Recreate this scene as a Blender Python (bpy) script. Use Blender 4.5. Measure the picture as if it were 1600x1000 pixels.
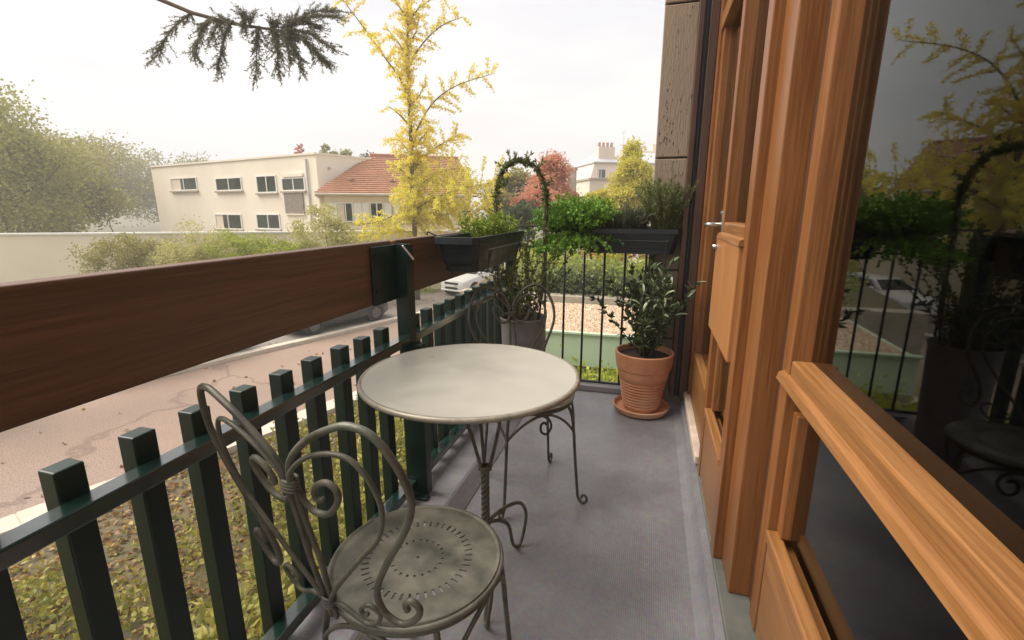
import bpy, bmesh, math, random
import numpy as np
from mathutils import Vector, Matrix
rnd = random.Random(7); rng = np.random.default_rng(7)
R = math.radians
sc = bpy.context.scene
for o in list(bpy.data.objects): bpy.data.objects.remove(o)
COL = sc.collection

# ------------------------------------------------------------------ camera, sky, sun, exposure
CAM_H, PITCH, YAW = 1.2, R(13.085), R(16.15)
cd = bpy.data.cameras.new('camera'); cam = bpy.data.objects.new('camera', cd); COL.objects.link(cam)
cam.location = (0, 0, CAM_H); cam.rotation_euler = (R(90) - PITCH, 0, YAW)
cd.sensor_width = 36; cd.lens = 740 / 1600 * 36; cd.clip_start = .02; cd.clip_end = 3000
sc.camera = cam
world = bpy.data.worlds.new('World'); sc.world = world; world.use_nodes = True
wn, wl = world.node_tree.nodes, world.node_tree.links
SUN_EL, SUN_AZ = R(50), R(-100)          # azimuth clockwise from +Y
bg = wn['Background']
sky = wn.new('ShaderNodeTexSky'); sky.sky_type = 'NISHITA'; sky.sun_disc = False
sky.sun_elevation = SUN_EL; sky.sun_rotation = SUN_AZ; sky.dust_density = 3
tc = wn.new('ShaderNodeTexCoord'); mp = wn.new('ShaderNodeMapping'); mp.inputs['Scale'].default_value = (1.4, 1.4, 6)
wl.new(tc.outputs['Generated'], mp.inputs['Vector'])
nz = wn.new('ShaderNodeTexNoise'); nz.inputs['Scale'].default_value = 1.7; nz.inputs['Detail'].default_value = 5; nz.inputs['Roughness'].default_value = .5
wl.new(mp.outputs['Vector'], nz.inputs['Vector'])
cr = wn.new('ShaderNodeValToRGB'); wl.new(nz.outputs['Fac'], cr.inputs['Fac'])
cr.color_ramp.elements[0].position = .36; cr.color_ramp.elements[0].color = (9.2, 9.15, 9.6, 1)
cr.color_ramp.elements[1].position = .62; cr.color_ramp.elements[1].color = (10.9, 10.75, 10.5, 1)
mx = wn.new('ShaderNodeMix'); mx.data_type = 'RGBA'; mx.inputs['Factor'].default_value = .93
wl.new(sky.outputs[0], mx.inputs[6]); wl.new(cr.outputs[0], mx.inputs[7]); wl.new(mx.outputs[2], bg.inputs['Color'])
bg.inputs['Strength'].default_value = .0378
sd = bpy.data.lights.new('sun', 'SUN'); sd.energy = 2.3; sd.angle = R(45); sd.color = (1, .93, .82)
sun = bpy.data.objects.new('sun', sd); COL.objects.link(sun)
sdir = Vector((math.sin(SUN_AZ) * math.cos(SUN_EL), math.cos(SUN_AZ) * math.cos(SUN_EL), math.sin(SUN_EL)))
sun.rotation_euler = sdir.to_track_quat('Z', 'Y').to_euler(); sun.location = (-15, 5, 30)
vs = sc.view_settings; vs.view_transform = 'Standard'; vs.look = 'None'; vs.gamma = 1; vs.exposure = 1.5; vs.use_curve_mapping = False
sc.render.engine = 'CYCLES'

# ------------------------------------------------------------------ survey helpers (where things stand)
_h = Vector((-math.sin(YAW), math.cos(YAW), 0)); _r = Vector((math.cos(YAW), math.sin(YAW), 0)); _u = Vector((0, 0, 1))
_F = _h * math.cos(PITCH) - _u * math.sin(PITCH); _U = _u * math.cos(PITCH) + _h * math.sin(PITCH); _C = Vector((0, 0, CAM_H))
def ray(x, y): return _F + _r * ((x - 800) / 740) - _U * ((y - 500) / 740)
def atz(x, y, z): q = ray(x, y); return _C + q * ((z - CAM_H) / q.z)
def aty(x, y, Y): q = ray(x, y); return _C + q * (Y / q.y)
def atd(x, y, D): q = ray(x, y); return _C + q * (D / q.dot(_h))        # D metres straight ahead
def onp(x, y, A, n): q = ray(x, y); return _C + q * ((Vector(A) - _C).dot(n) / q.dot(n))

# ------------------------------------------------------------------ materials
def nt(name):
    m = bpy.data.materials.new(name); m.use_nodes = True
    return m, m.node_tree.nodes, m.node_tree.links, m.node_tree.nodes['Principled BSDF']
def mat(name, c1, c2=None, scale=8, rough=.6, bump=0, bscale=None, stretch=(1, 1, 1), metal=0, detail=5, c3=None, rvar=.12, spec=.5, coat=0, bdist=.01, lo=.35, hi=.68):
    m, n, l, b = nt(name)
    c2 = c2 or tuple(x * .75 for x in c1)
    t = n.new('ShaderNodeTexCoord'); mp = n.new('ShaderNodeMapping'); mp.inputs['Scale'].default_value = stretch
    l.new(t.outputs['Object'], mp.inputs['Vector'])
    z = n.new('ShaderNodeTexNoise'); z.inputs['Scale'].default_value = scale; z.inputs['Detail'].default_value = detail; z.inputs['Roughness'].default_value = .6
    l.new(mp.outputs['Vector'], z.inputs['Vector'])
    r = n.new('ShaderNodeValToRGB'); l.new(z.outputs['Fac'], r.inputs['Fac'])
    r.color_ramp.elements[0].position = lo; r.color_ramp.elements[0].color = (*c2, 1)
    r.color_ramp.elements[1].position = hi; r.color_ramp.elements[1].color = (*c1, 1)
    col = r.outputs[0]
    if c3:
        z3 = n.new('ShaderNodeTexNoise'); z3.inputs['Scale'].default_value = scale * .28; z3.inputs['Detail'].default_value = 6
        l.new(mp.outputs['Vector'], z3.inputs['Vector'])
        r3 = n.new('ShaderNodeValToRGB'); l.new(z3.outputs['Fac'], r3.inputs['Fac'])
        r3.color_ramp.elements[0].position = .5; r3.color_ramp.elements[1].position = .66
        x = n.new('ShaderNodeMix'); x.data_type = 'RGBA'; l.new(r3.outputs[0], x.inputs['Factor']); l.new(col, x.inputs[6]); x.inputs[7].default_value = (*c3, 1)
        col = x.outputs[2]
    l.new(col, b.inputs['Base Color'])
    mr = n.new('ShaderNodeMapRange'); l.new(z.outputs['Fac'], mr.inputs['Value'])
    mr.inputs['From Min'].default_value = .3; mr.inputs['From Max'].default_value = .7
    mr.inputs['To Min'].default_value = max(.03, rough - rvar); mr.inputs['To Max'].default_value = min(1, rough + rvar)
    l.new(mr.outputs[0], b.inputs['Roughness'])
    b.inputs['Metallic'].default_value = metal; b.inputs['Specular IOR Level'].default_value = spec
    if coat: b.inputs['Coat Weight'].default_value = coat; b.inputs['Coat Roughness'].default_value = .18
    if bump:
        z2 = n.new('ShaderNodeTexNoise'); z2.inputs['Scale'].default_value = bscale or scale * 6; z2.inputs['Detail'].default_value = 4
        l.new(mp.outputs['Vector'], z2.inputs['Vector'])
        bp = n.new('ShaderNodeBump'); bp.inputs['Strength'].default_value = bump; bp.inputs['Distance'].default_value = bdist
        l.new(z2.outputs['Fac'], bp.inputs['Height']); l.new(bp.outputs[0], b.inputs['Normal'])
    return m
def leafmat(name, cols, trans=.35, rough=.55):
    m, n, l, b = nt(name)
    g = n.new('ShaderNodeNewGeometry'); r = n.new('ShaderNodeValToRGB'); l.new(g.outputs['Random Per Island'], r.inputs['Fac'])
    e = r.color_ramp.elements
    for i, c in enumerate(cols):
        p = i / (len(cols) - 1)
        if i == 0: e[0].position = 0; q = e[0]
        elif i == len(cols) - 1: q = e[len(e) - 1]; q.position = 1
        else: q = e.new(p)
        q.color = (*c, 1)
    l.new(r.outputs[0], b.inputs['Base Color']); b.inputs['Roughness'].default_value = rough
    b.inputs['Specular IOR Level'].default_value = .35
    t = n.new('ShaderNodeBsdfTranslucent'); l.new(r.outputs[0], t.inputs['Color'])
    x = n.new('ShaderNodeMixShader'); x.inputs[0].default_value = trans
    l.new(b.outputs[0], x.inputs[1]); l.new(t.outputs[0], x.inputs[2]); l.new(x.outputs[0], n['Material Output'].inputs['Surface'])
    return m
def glassmat(name, tint=(.35, .38, .36), rough=.02):
    m, n, l, b = nt(name)
    b.inputs['Base Color'].default_value = (*tint, 1); b.inputs['Roughness'].default_value = rough
    b.inputs['Transmission Weight'].default_value = 0; b.inputs['Specular IOR Level'].default_value = .6
    t = n.new('ShaderNodeBsdfTransparent'); t.inputs[0].default_value = (.75, .78, .76, 1)
    gl = n.new('ShaderNodeBsdfGlossy'); gl.inputs['Roughness'].default_value = rough; gl.inputs['Color'].default_value = (.9, .92, .92, 1)
    fr = n.new('ShaderNodeFresnel'); fr.inputs['IOR'].default_value = 1.5
    x = n.new('ShaderNodeMixShader'); l.new(fr.outputs[0], x.inputs[0]); l.new(t.outputs[0], x.inputs[1]); l.new(gl.outputs[0], x.inputs[2])
    l.new(x.outputs[0], n['Material Output'].inputs['Surface'])
    return m
def floormat():
    m, n, l, b = nt('floor_membrane')
    t = n.new('ShaderNodeTexCoord')
    z = n.new('ShaderNodeTexNoise'); z.inputs['Scale'].default_value = 2.2; z.inputs['Detail'].default_value = 8; z.inputs['Roughness'].default_value = .65
    l.new(t.outputs['Object'], z.inputs['Vector'])
    r = n.new('ShaderNodeValToRGB'); l.new(z.outputs['Fac'], r.inputs['Fac'])
    r.color_ramp.elements[0].position = .36; r.color_ramp.elements[0].color = (.162, .155, .168, 1)
    r.color_ramp.elements[1].position = .64; r.color_ramp.elements[1].color = (.245, .238, .250, 1)
    f = n.new('ShaderNodeTexNoise'); f.inputs['Scale'].default_value = 60; f.inputs['Detail'].default_value = 3; l.new(t.outputs['Object'], f.inputs['Vector'])
    mm = n.new('ShaderNodeMix'); mm.data_type = 'RGBA'; mm.blend_type = 'OVERLAY'; mm.inputs['Factor'].default_value = .35
    l.new(r.outputs[0], mm.inputs[6]); l.new(f.outputs['Color'], mm.inputs[7]); l.new(mm.outputs[2], b.inputs['Base Color'])
    mr = n.new('ShaderNodeMapRange'); l.new(z.outputs['Fac'], mr.inputs['Value']); mr.inputs['From Min'].default_value = .3; mr.inputs['From Max'].default_value = .7
    mr.inputs['To Min'].default_value = .28; mr.inputs['To Max'].default_value = .48; l.new(mr.outputs[0], b.inputs['Roughness']); b.inputs['Coat Weight'].default_value = .5; b.inputs['Coat Roughness'].default_value = .32
    # woven ribs lengthwise and across
    w1 = n.new('ShaderNodeTexWave'); w1.wave_type = 'BANDS'; w1.bands_direction = 'X'; w1.inputs['Scale'].default_value = 46; w1.inputs['Distortion'].default_value = .8; w1.inputs['Detail'].default_value = 2
    w2 = n.new('ShaderNodeTexWave'); w2.wave_type = 'BANDS'; w2.bands_direction = 'Y'; w2.inputs['Scale'].default_value = 46; w2.inputs['Distortion'].default_value = .8; w2.inputs['Detail'].default_value = 2
    l.new(t.outputs['Object'], w1.inputs['Vector']); l.new(t.outputs['Object'], w2.inputs['Vector'])
    a = n.new('ShaderNodeMath'); a.operation = 'MULTIPLY_ADD'; l.new(w2.outputs['Fac'], a.inputs[0]); a.inputs[1].default_value = .35; w1m = n.new('ShaderNodeMath'); w1m.operation = 'MULTIPLY'; l.new(w1.outputs['Fac'], w1m.inputs[0]); w1m.inputs[1].default_value = .45; l.new(w1m.outputs[0], a.inputs[2])
    a2 = n.new('ShaderNodeMath'); a2.operation = 'MULTIPLY_ADD'; l.new(f.outputs['Fac'], a2.inputs[0]); a2.inputs[1].default_value = 1.2; l.new(a.outputs[0], a2.inputs[2])
    big = n.new('ShaderNodeMath'); big.operation = 'MULTIPLY_ADD'; l.new(z.outputs['Fac'], big.inputs[0]); big.inputs[1].default_value = 4.0; l.new(a2.outputs[0], big.inputs[2])
    bp = n.new('ShaderNodeBump'); bp.inputs['Strength'].default_value = .5; bp.inputs['Distance'].default_value = .0024
    l.new(big.outputs[0], bp.inputs['Height']); l.new(bp.outputs[0], b.inputs['Normal'])
    return m
M = {}
M['floor'] = floormat()
M['green'] = mat('green_paint', (.0030, .019, .0135), (.002, .012, .009), 6, .40, .12, 40, rvar=.08, bdist=.003)
M['green_rail'] = mat('glossy_green_paint', (.006, .026, .020), (.004, .018, .014), 6, .20, .10, 40, rvar=.06, bdist=.002, coat=1.0, spec=.8)
M['beam'] = mat('dark_stained_wood', (.135, .060, .029), (.088, .039, .019), 8, .46, .4, 14, stretch=(14, .45, 14), c3=(.085, .042, .022), bdist=.004, lo=.38, hi=.62)
M['endgrain'] = mat('pale_end_grain', (.42, .22, .09), (.28, .13, .05), 20, .7)
M['iron'] = mat('wrought_iron', (.135, .122, .092), (.055, .052, .042), 26, .5, .3, 120, metal=.35, bdist=.002, c3=(.11, .115, .09))
M['seat'] = mat('worn_metal_seat', (.20, .185, .145), (.075, .076, .062), 11, .44, .15, 60, metal=.3, c3=(.085, .092, .072), bdist=.002)
M['tabletop'] = mat('zinc_tabletop', (.40, .382, .328), (.375, .358, .308), 7, .38, .06, 30, metal=.15, c3=(.355, .34, .295), bdist=.002)
M['tablerim'] = mat('table_edge', (.32, .285, .225), (.20, .18, .145), 30, .45, .2, 90, metal=.35, bdist=.002)
M['planter'] = mat('slate_plastic', (.017, .023, .026), (.012, .016, .019), 10, .42, .08, 80, bdist=.002)
M['soil'] = mat('potting_soil', (.075, .040, .024), (.03, .018, .012), 60, .95, .8, 90)
M['terracotta'] = mat('terracotta', (.58, .265, .135), (.46, .19, .092), 9, .75, .2, 70, c3=(.56, .32, .2), bdist=.003)
M['zinc'] = mat('zinc_bucket', (.25, .235, .24), (.15, .142, .148), 7, .55, .2, 50, metal=.3, c3=(.10, .095, .10), bdist=.003)
M['stone'] = mat('travertine', (.33, .255, .18), (.25, .19, .135), 3, .75, .5, 22, stretch=(5, 5, .8), c3=(.28, .21, .15), bdist=.006)
M['pit'] = mat('pit', (.10, .072, .05), None, 20, .9)
M['wood'] = mat('varnished_wood', (.235, .092, .027), (.155, .057, .017), 8, .36, .15, 22, stretch=(16, 16, .45), rvar=.08, spec=.3, lo=.40, hi=.60, c3=(.20, .080, .028), bdist=.002)
M['wood_y'] = mat('varnished_rail_wood', (.262, .118, .038), (.185, .078, .024), 8, .38, .15, 22, stretch=(16, .45, 16), rvar=.08, spec=.35, lo=.40, hi=.60, bdist=.002)
M['panel'] = mat('panel_wood', (.37, .160, .052), (.30, .120, .038), 4, .4, .1, 18, stretch=(10, 10, .6), rvar=.06, bdist=.002)
M['darkwood'] = mat('dark_jamb', (.085, .035, .018), (.05, .022, .012), 5, .45, .1, 20, stretch=(10, 10, .7))
M['guide'] = mat('shutter_guide', (.018, .022, .028), (.010, .013, .017), 8, .4, metal=.2)
M['sill'] = mat('pale_sill', (.62, .52, .42), (.48, .38, .29), 12, .6, .1)
M['threshold'] = mat('threshold_stone', (.15, .15, .13), (.095, .10, .088), 7, .55, .2, 60, bdist=.003)
M['glass'] = glassmat('window_glass')
M['chrome'] = mat('handle_metal', (.55, .55, .53), None, 20, .25, metal=.9)
M['ceil'] = mat('ceiling_paint', (.46, .42, .37), (.42, .38, .33), 3, .85)
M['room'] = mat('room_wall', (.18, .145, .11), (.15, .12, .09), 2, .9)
M['render_wall'] = mat('facade_render', (.42, .33, .24), None, 3, .85)
M['rod'] = mat('dark_bar_paint', (.018, .024, .022), (.03, .022, .016), 18, .45)
M['stem'] = mat('stem', (.10, .075, .04), (.07, .05, .03), 20, .8)
M['bark'] = mat('bark', (.16, .115, .075), (.085, .06, .04), 8, .9, .6, 20)
# outdoors
M['ground'] = mat('earth', (.15, .11, .06), (.085, .075, .035), .6, .95, .4, 4)
def streetmat():
    m = mat('red_asphalt', (.33, .235, .18), (.26, .182, .14), .5, .85, .5, 55, c3=(.30, .222, .18), bdist=.006)
    n, l = m.node_tree.nodes, m.node_tree.links; b = n['Principled BSDF']; src = b.inputs['Base Color'].links[0].from_socket
    t = n.new('ShaderNodeTexCoord'); g = n.new('ShaderNodeTexNoise'); g.inputs['Scale'].default_value = 45; g.inputs['Detail'].default_value = 3; l.new(t.outputs['Object'], g.inputs['Vector'])
    r = n.new('ShaderNodeValToRGB'); l.new(g.outputs['Fac'], r.inputs['Fac']); r.color_ramp.elements[0].position = .35; r.color_ramp.elements[0].color = (.62, .62, .62, 1); r.color_ramp.elements[1].position = .65; r.color_ramp.elements[1].color = (1.15, 1.15, 1.15, 1)
    wv = n.new('ShaderNodeTexNoise'); wv.inputs['Scale'].default_value = .9; wv.inputs['Detail'].default_value = 4; l.new(t.outputs['Object'], wv.inputs['Vector'])
    va = n.new('ShaderNodeVectorMath'); va.operation = 'ADD'; l.new(t.outputs['Object'], va.inputs[0]); l.new(wv.outputs['Color'], va.inputs[1])
    v = n.new('ShaderNodeTexVoronoi'); v.feature = 'DISTANCE_TO_EDGE'; v.inputs['Scale'].default_value = .16; l.new(va.outputs[0], v.inputs['Vector'])
    c = n.new('ShaderNodeValToRGB'); l.new(v.outputs['Distance'], c.inputs['Fac']); c.color_ramp.elements[0].position = .003; c.color_ramp.elements[0].color = (.72, .70, .69, 1); c.color_ramp.elements[1].position = .007
    for s_ in (r.outputs[0], c.outputs[0]):
        x = n.new('ShaderNodeMix'); x.data_type = 'RGBA'; x.blend_type = 'MULTIPLY'; x.inputs['Factor'].default_value = 1; l.new(src, x.inputs[6]); l.new(s_, x.inputs[7]); src = x.outputs[2]
    l.new(src, b.inputs['Base Color']); return m
M['street'] = streetmat()
M['pave'] = mat('grey_asphalt', (.27, .235, .20), (.19, .165, .14), .7, .85, .3, 40, bdist=.004)
M['kerb'] = mat('kerb_stone', (.58, .50, .42), (.48, .41, .33), 3, .8)
M['cream'] = mat('cream_render', (.84, .75, .58), (.78, .69, .52), .5, .85)
M['white_render'] = mat('white_render', (.82, .75, .63), (.75, .67, .55), .35, .85, stretch=(1, 1, .3), c3=(.66, .56, .44))
M['white_lit'] = mat('white_lit_render', (.84, .80, .70), (.80, .75, .64), .4, .85)  # lighter copy of the front render: light on the side wall put into colour
M['rooftile'] = mat('roof_tiles', (.46, .235, .14), (.31, .15, .088), 7, .85, 0, c3=(.44, .21, .13))
M['brick'] = mat('grey_stone_panel', (.30, .25, .21), (.18, .15, .13), 5, .85, .6, 9, stretch=(1, 1, 3))
M['white'] = mat('white_paint', (.80, .78, .73), (.74, .72, .67), 2, .6)
M['darkglass'] = mat('far_glass', (.05, .065, .05), (.025, .03, .025), .8, .15)
M['slate'] = mat('zinc_roof', (.52, .50, .52), (.45, .43, .45), 1, .6)
M['pink_render'] = mat('pale_pink_render', (.74, .62, .50), (.68, .56, .45), .5, .85)
M['chimney'] = mat('chimney_brick', (.45, .27, .19), (.32, .2, .14), 3, .85)
M['gravel'] = mat('gravel', (.58, .43, .29), (.36, .25, .16), 6, .9, 0, c3=(.48, .36, .27))
M['fascia'] = mat('pale_green_fascia', (.46, .56, .40), (.42, .52, .37), 2, .6)
M['coping'] = mat('concrete_coping', (.42, .36, .29), (.30, .26, .20), 4, .85, .3)
M['carwhite'] = mat('white_car_paint', (.78, .78, .77), (.76, .76, .75), 1, .22, rvar=.02, coat=.6)
M['cardark'] = mat('dark_car_paint', (.022, .022, .026), None, 1, .22, rvar=.02, coat=.6)
M['tyre'] = mat('tyre', (.02, .02, .02), None, 9, .85)
M['rim'] = mat('wheel_rim', (.14, .14, .15), None, 9, .35, metal=.6)
M['carglass'] = mat('car_glass', (.03, .035, .04), (.02, .024, .028), 1, .08, rvar=.02)
M['lamp'] = mat('headlamp', (.6, .6, .58), None, 9, .15)
M['plate'] = mat('black_trim', (.02, .02, .02), None, 9, .5)
M['l_ginkgo'] = leafmat('ginkgo_leaf', [(.80, .60, .03), (.90, .74, .07), (.94, .82, .15), (.82, .74, .10)], .45)
M['l_ginkgo_low'] = leafmat('ginkgo_leaf_low', [(.74, .66, .09), (.86, .78, .14), (.70, .70, .15)], .45)
M['l_cedar'] = leafmat('cedar_needle', [(.13, .135, .085), (.20, .19, .12), (.10, .105, .068)], .15)
M['l_orange'] = leafmat('maple_leaf', [(.66, .28, .19), (.72, .38, .22), (.64, .25, .22), (.70, .46, .20)], .4)
M['l_yellow'] = leafmat('yellow_leaf', [(.62, .58, .08), (.74, .66, .10), (.50, .52, .07), (.80, .60, .14)], .4)
M['l_pale'] = leafmat('pale_shrub_leaf', [(.48, .46, .16), (.56, .50, .20), (.40, .42, .12)], .4)
M['l_olive'] = leafmat('olive_leaf', [(.30, .27, .08), (.38, .32, .10), (.22, .24, .07)], .35)
M['l_poplar'] = leafmat('poplar_leaf', [(.34, .34, .10), (.42, .38, .12), (.28, .30, .09)], .35)
M['l_red'] = leafmat('red_leaf', [(.45, .10, .07), (.52, .16, .08), (.36, .08, .07)], .35)
M['l_dark'] = leafmat('dark_leaf', [(.07, .10, .042), (.11, .135, .055), (.05, .07, .036)], .25)
M['l_hedge'] = leafmat('hedge_leaf', [(.22, .28, .07), (.32, .36, .09), (.15, .22, .06), (.42, .40, .12)], .35)
M['l_lime'] = leafmat('lime_leaf', [(.32, .38, .03), (.44, .46, .05), (.22, .30, .03)], .4)
M['l_parsley'] = leafmat('parsley_leaf', [(.09, .23, .025), (.16, .32, .035), (.26, .40, .06), (.07, .17, .02)], .35)
M['l_fern'] = leafmat('feathery_leaf', [(.10, .20, .025), (.22, .30, .035), (.34, .36, .05), (.07, .15, .02)], .4)
M['l_lav'] = leafmat('lavender_leaf', [(.085, .10, .06), (.13, .145, .085), (.06, .07, .05)], .25)
M['l_rose'] = leafmat('rosemary_leaf', [(.10, .13, .05), (.16, .18, .065), (.21, .22, .08)], .3)
M['l_vine'] = leafmat('vine_leaf', [(.055, .085, .03), (.10, .13, .035), (.16, .19, .04), (.045, .065, .03)], .35)
M['l_hoop'] = leafmat('hoop_leaf', [(.09, .12, .045), (.14, .165, .065), (.20, .21, .08)], .25)
M['l_pot'] = mat('pot_shrub_leaf', (.13, .175, .085), (.07, .105, .05), 14, .34, 0)
M['l_pot2'] = mat('pot_shrub_leaf_pale', (.32, .36, .22), (.22, .26, .15), 14, .36, 0)
M['l_litter'] = leafmat('fallen_leaf', [(.26, .12, .05), (.36, .22, .06), (.18, .10, .05), (.42, .32, .09)], .2)
M['l_ivy'] = leafmat('ground_cover_leaf', [(.26, .25, .05), (.38, .34, .07), (.18, .20, .05), (.46, .40, .11)], .35)

# ------------------------------------------------------------------ mesh helpers
class MB:
    def __init__(s): s.v = []; s.f = []
    def add(s, vs, fs):
        k = len(s.v); s.v += [tuple(v) for v in vs]; s.f += [tuple(i + k for i in f) for f in fs]; return s
    def box(s, x0, x1, y0, y1, z0, z1, bev=0):
        if not bev:
            return s.add([(x0,y0,z0),(x1,y0,z0),(x1,y1,z0),(x0,y1,z0),(x0,y0,z1),(x1,y0,z1),(x1,y1,z1),(x0,y1,z1)],
                  [(0,3,2,1),(4,5,6,7),(0,1,5,4),(1,2,6,5),(2,3,7,6),(3,0,4,7)])
        bm = bmesh.new(); bmesh.ops.create_cube(bm, size=1)
        for v in bm.verts: v.co = Vector(((x0+x1)/2 + v.co.x*(x1-x0), (y0+y1)/2 + v.co.y*(y1-y0), (z0+z1)/2 + v.co.z*(z1-z0)))
        bmesh.ops.bevel(bm, geom=bm.edges[:], offset=bev, segments=2, profile=.5, affect='EDGES')
        bm.verts.index_update(); s.add([v.co for v in bm.verts], [[v.index for v in f.verts] for f in bm.faces]); bm.free(); return s
    def prism(s, poly, d):                 # polygon (3-D points, planar) pushed along d
        n = len(poly); p = [Vector(q) for q in poly]; d = Vector(d)
        return s.add(p + [q + d for q in p], [tuple(range(n - 1, -1, -1)), tuple(range(n, 2*n))] + [(i, (i+1) % n, n + (i+1) % n, n + i) for i in range(n)])
    def tube(s, pts, r, n=8, closed=False, cap=True, smooth=0):
        P = [Vector(p) for p in pts]
        rr = r if hasattr(r, '__len__') else [r] * len(P)
        if smooth: P, rr = spline(P, rr, smooth, closed)
        m = len(P); vs = []; fs = []; up = None
        for i in range(m):
            a = P[i-1] if (i or closed) else P[i]; b = P[(i+1) % m] if (i < m-1 or closed) else P[i]
            t = (b - a).normalized() if (b - a).length > 1e-9 else Vector((0, 0, 1))
            if up is None: up = Vector((0, 0, 1)) if abs(t.z) < .9 else Vector((1, 0, 0))
            up = (up - t * up.dot(t)); up = up.normalized() if up.length > 1e-6 else t.orthogonal().normalized()
            w = t.cross(up)
            for k in range(n):
                a_ = 2 * math.pi * k / n; vs.append(P[i] + (up * math.cos(a_) + w * math.sin(a_)) * rr[i])
        for i in range(m if closed else m - 1):
            j = (i + 1) % m
            for k in range(n): fs.append((i*n + k, i*n + (k+1) % n, j*n + (k+1) % n, j*n + k))
        if cap and not closed: fs += [tuple(range(n - 1, -1, -1)), tuple((m-1)*n + k for k in range(n))]
        return s.add(vs, fs)
    def lathe(s, prof, c=(0, 0, 0), n=40):  # profile of (radius, z)
        vs = []; fs = []; m = len(prof)
        for (r, z) in prof:
            for k in range(n): a = 2*math.pi*k/n; vs.append((c[0] + r*math.cos(a), c[1] + r*math.sin(a), c[2] + z))
        for i in range(m - 1):
            for k in range(n): fs.append((i*n + k, i*n + (k+1) % n, (i+1)*n + (k+1) % n, (i+1)*n + k))
        return s.add(vs, fs)
    def build(s, name, m, parent=None, smooth=False, **kw):
        me = bpy.data.meshes.new(name); me.from_pydata(s.v, [], s.f); me.update()
        return link(name, me, m, parent, smooth, **kw)
def link(name, me, m, parent=None, smooth=False, label=None, cat=None, group=None, kind=None):
    if smooth:
        me.polygons.foreach_set('use_smooth', [True] * len(me.polygons))
        if smooth == 'auto': me.set_sharp_from_angle(angle=R(35))
    o = bpy.data.objects.new(name, me); COL.objects.link(o)
    if not me.materials: me.materials.append(M[m] if isinstance(m, str) else m)
    o.parent = parent
    return tag(o, label, cat, group, kind)
def tag(o, label=None, cat=None, group=None, kind=None):
    for k, v in (('label', label), ('category', cat), ('group', group), ('kind', kind)):
        if v: o[k] = v
    return o
def thing(name, label, cat, loc=(0, 0, 0), rz=0, group=None):
    o = bpy.data.objects.new(name, None); COL.objects.link(o); o.location = loc; o.rotation_euler = (0, 0, rz); o.empty_display_size = .05
    return tag(o, label, cat, group)
def copy_tree(o, parent=None):
    c = o.copy(); COL.objects.link(c); c.parent = parent
    for ch in list(o.children): copy_tree(ch, c)
    return c
def spline(P, rr, k, closed=False):
    Q = []; S = []; n = len(P)
    for i in range(n if closed else n - 1):
        g = (lambda j: P[j % n]) if closed else (lambda j: P[min(max(j, 0), n - 1)])
        gr = lambda j: rr[j % n] if closed else rr[min(max(j, 0), n - 1)]
        p0, p1, p2, p3 = g(i-1), g(i), g(i+1), g(i+2)
        for s in range(k):
            t = s / k
            Q.append(.5 * ((2*p1) + (p2 - p0)*t + (2*p0 - 5*p1 + 4*p2 - p3)*t*t + (3*p1 - p0 - 3*p2 + p3)*t**3)); S.append(gr(i)*(1-t) + gr(i+1)*t)
    if not closed: Q.append(P[-1]); S.append(rr[-1])
    return Q, S
def unit(a): return a / np.maximum(np.linalg.norm(a, axis=-1, keepdims=True), 1e-9)
def leaves(name, P, D, L, W, m, parent=None, fold=.25, **kw):
    """many small folded leaves: base point P, direction D, length L, width W"""
    P = np.asarray(P, float); n = len(P); D = unit(np.asarray(D, float))
    L = np.broadcast_to(L, n)[:, None] * (0.75 + .5 * rng.random((n, 1))); W = np.broadcast_to(W, n)[:, None] * (0.75 + .5 * rng.random((n, 1)))
    S = unit(np.cross(D, unit(rng.normal(size=(n, 3))))); N = np.cross(S, D)
    mid = P + D * L * .5
    V = np.stack([P, mid + S*W/2 + N*W*fold, P + D*L, mid - S*W/2 + N*W*fold], 1).reshape(-1, 3)
    me = bpy.data.meshes.new(name); me.vertices.add(4*n); me.vertices.foreach_set('co', V.ravel())
    idx = (np.arange(n)[:, None] * 4 + np.array([0, 1, 2, 0, 2, 3])).ravel()
    me.loops.add(6*n); me.loops.foreach_set('vertex_index', idx)
    me.polygons.add(2*n); me.polygons.foreach_set('loop_start', np.arange(2*n)*3); me.update(calc_edges=True); me.validate()
    return link(name, me, m, parent, **kw)
def rdir(n, up=0.0):
    d = rng.normal(size=(n, 3)); d = unit(d); d[:, 2] += up; return unit(d)

# ================================================================== SETTING
GZ = -3.0
MB().add([(-900, -300, GZ), (900, -300, GZ), (900, 1500, GZ), (-900, 1500, GZ)], [(0, 1, 2, 3)]).build('ground', 'ground', kind='structure')
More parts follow.
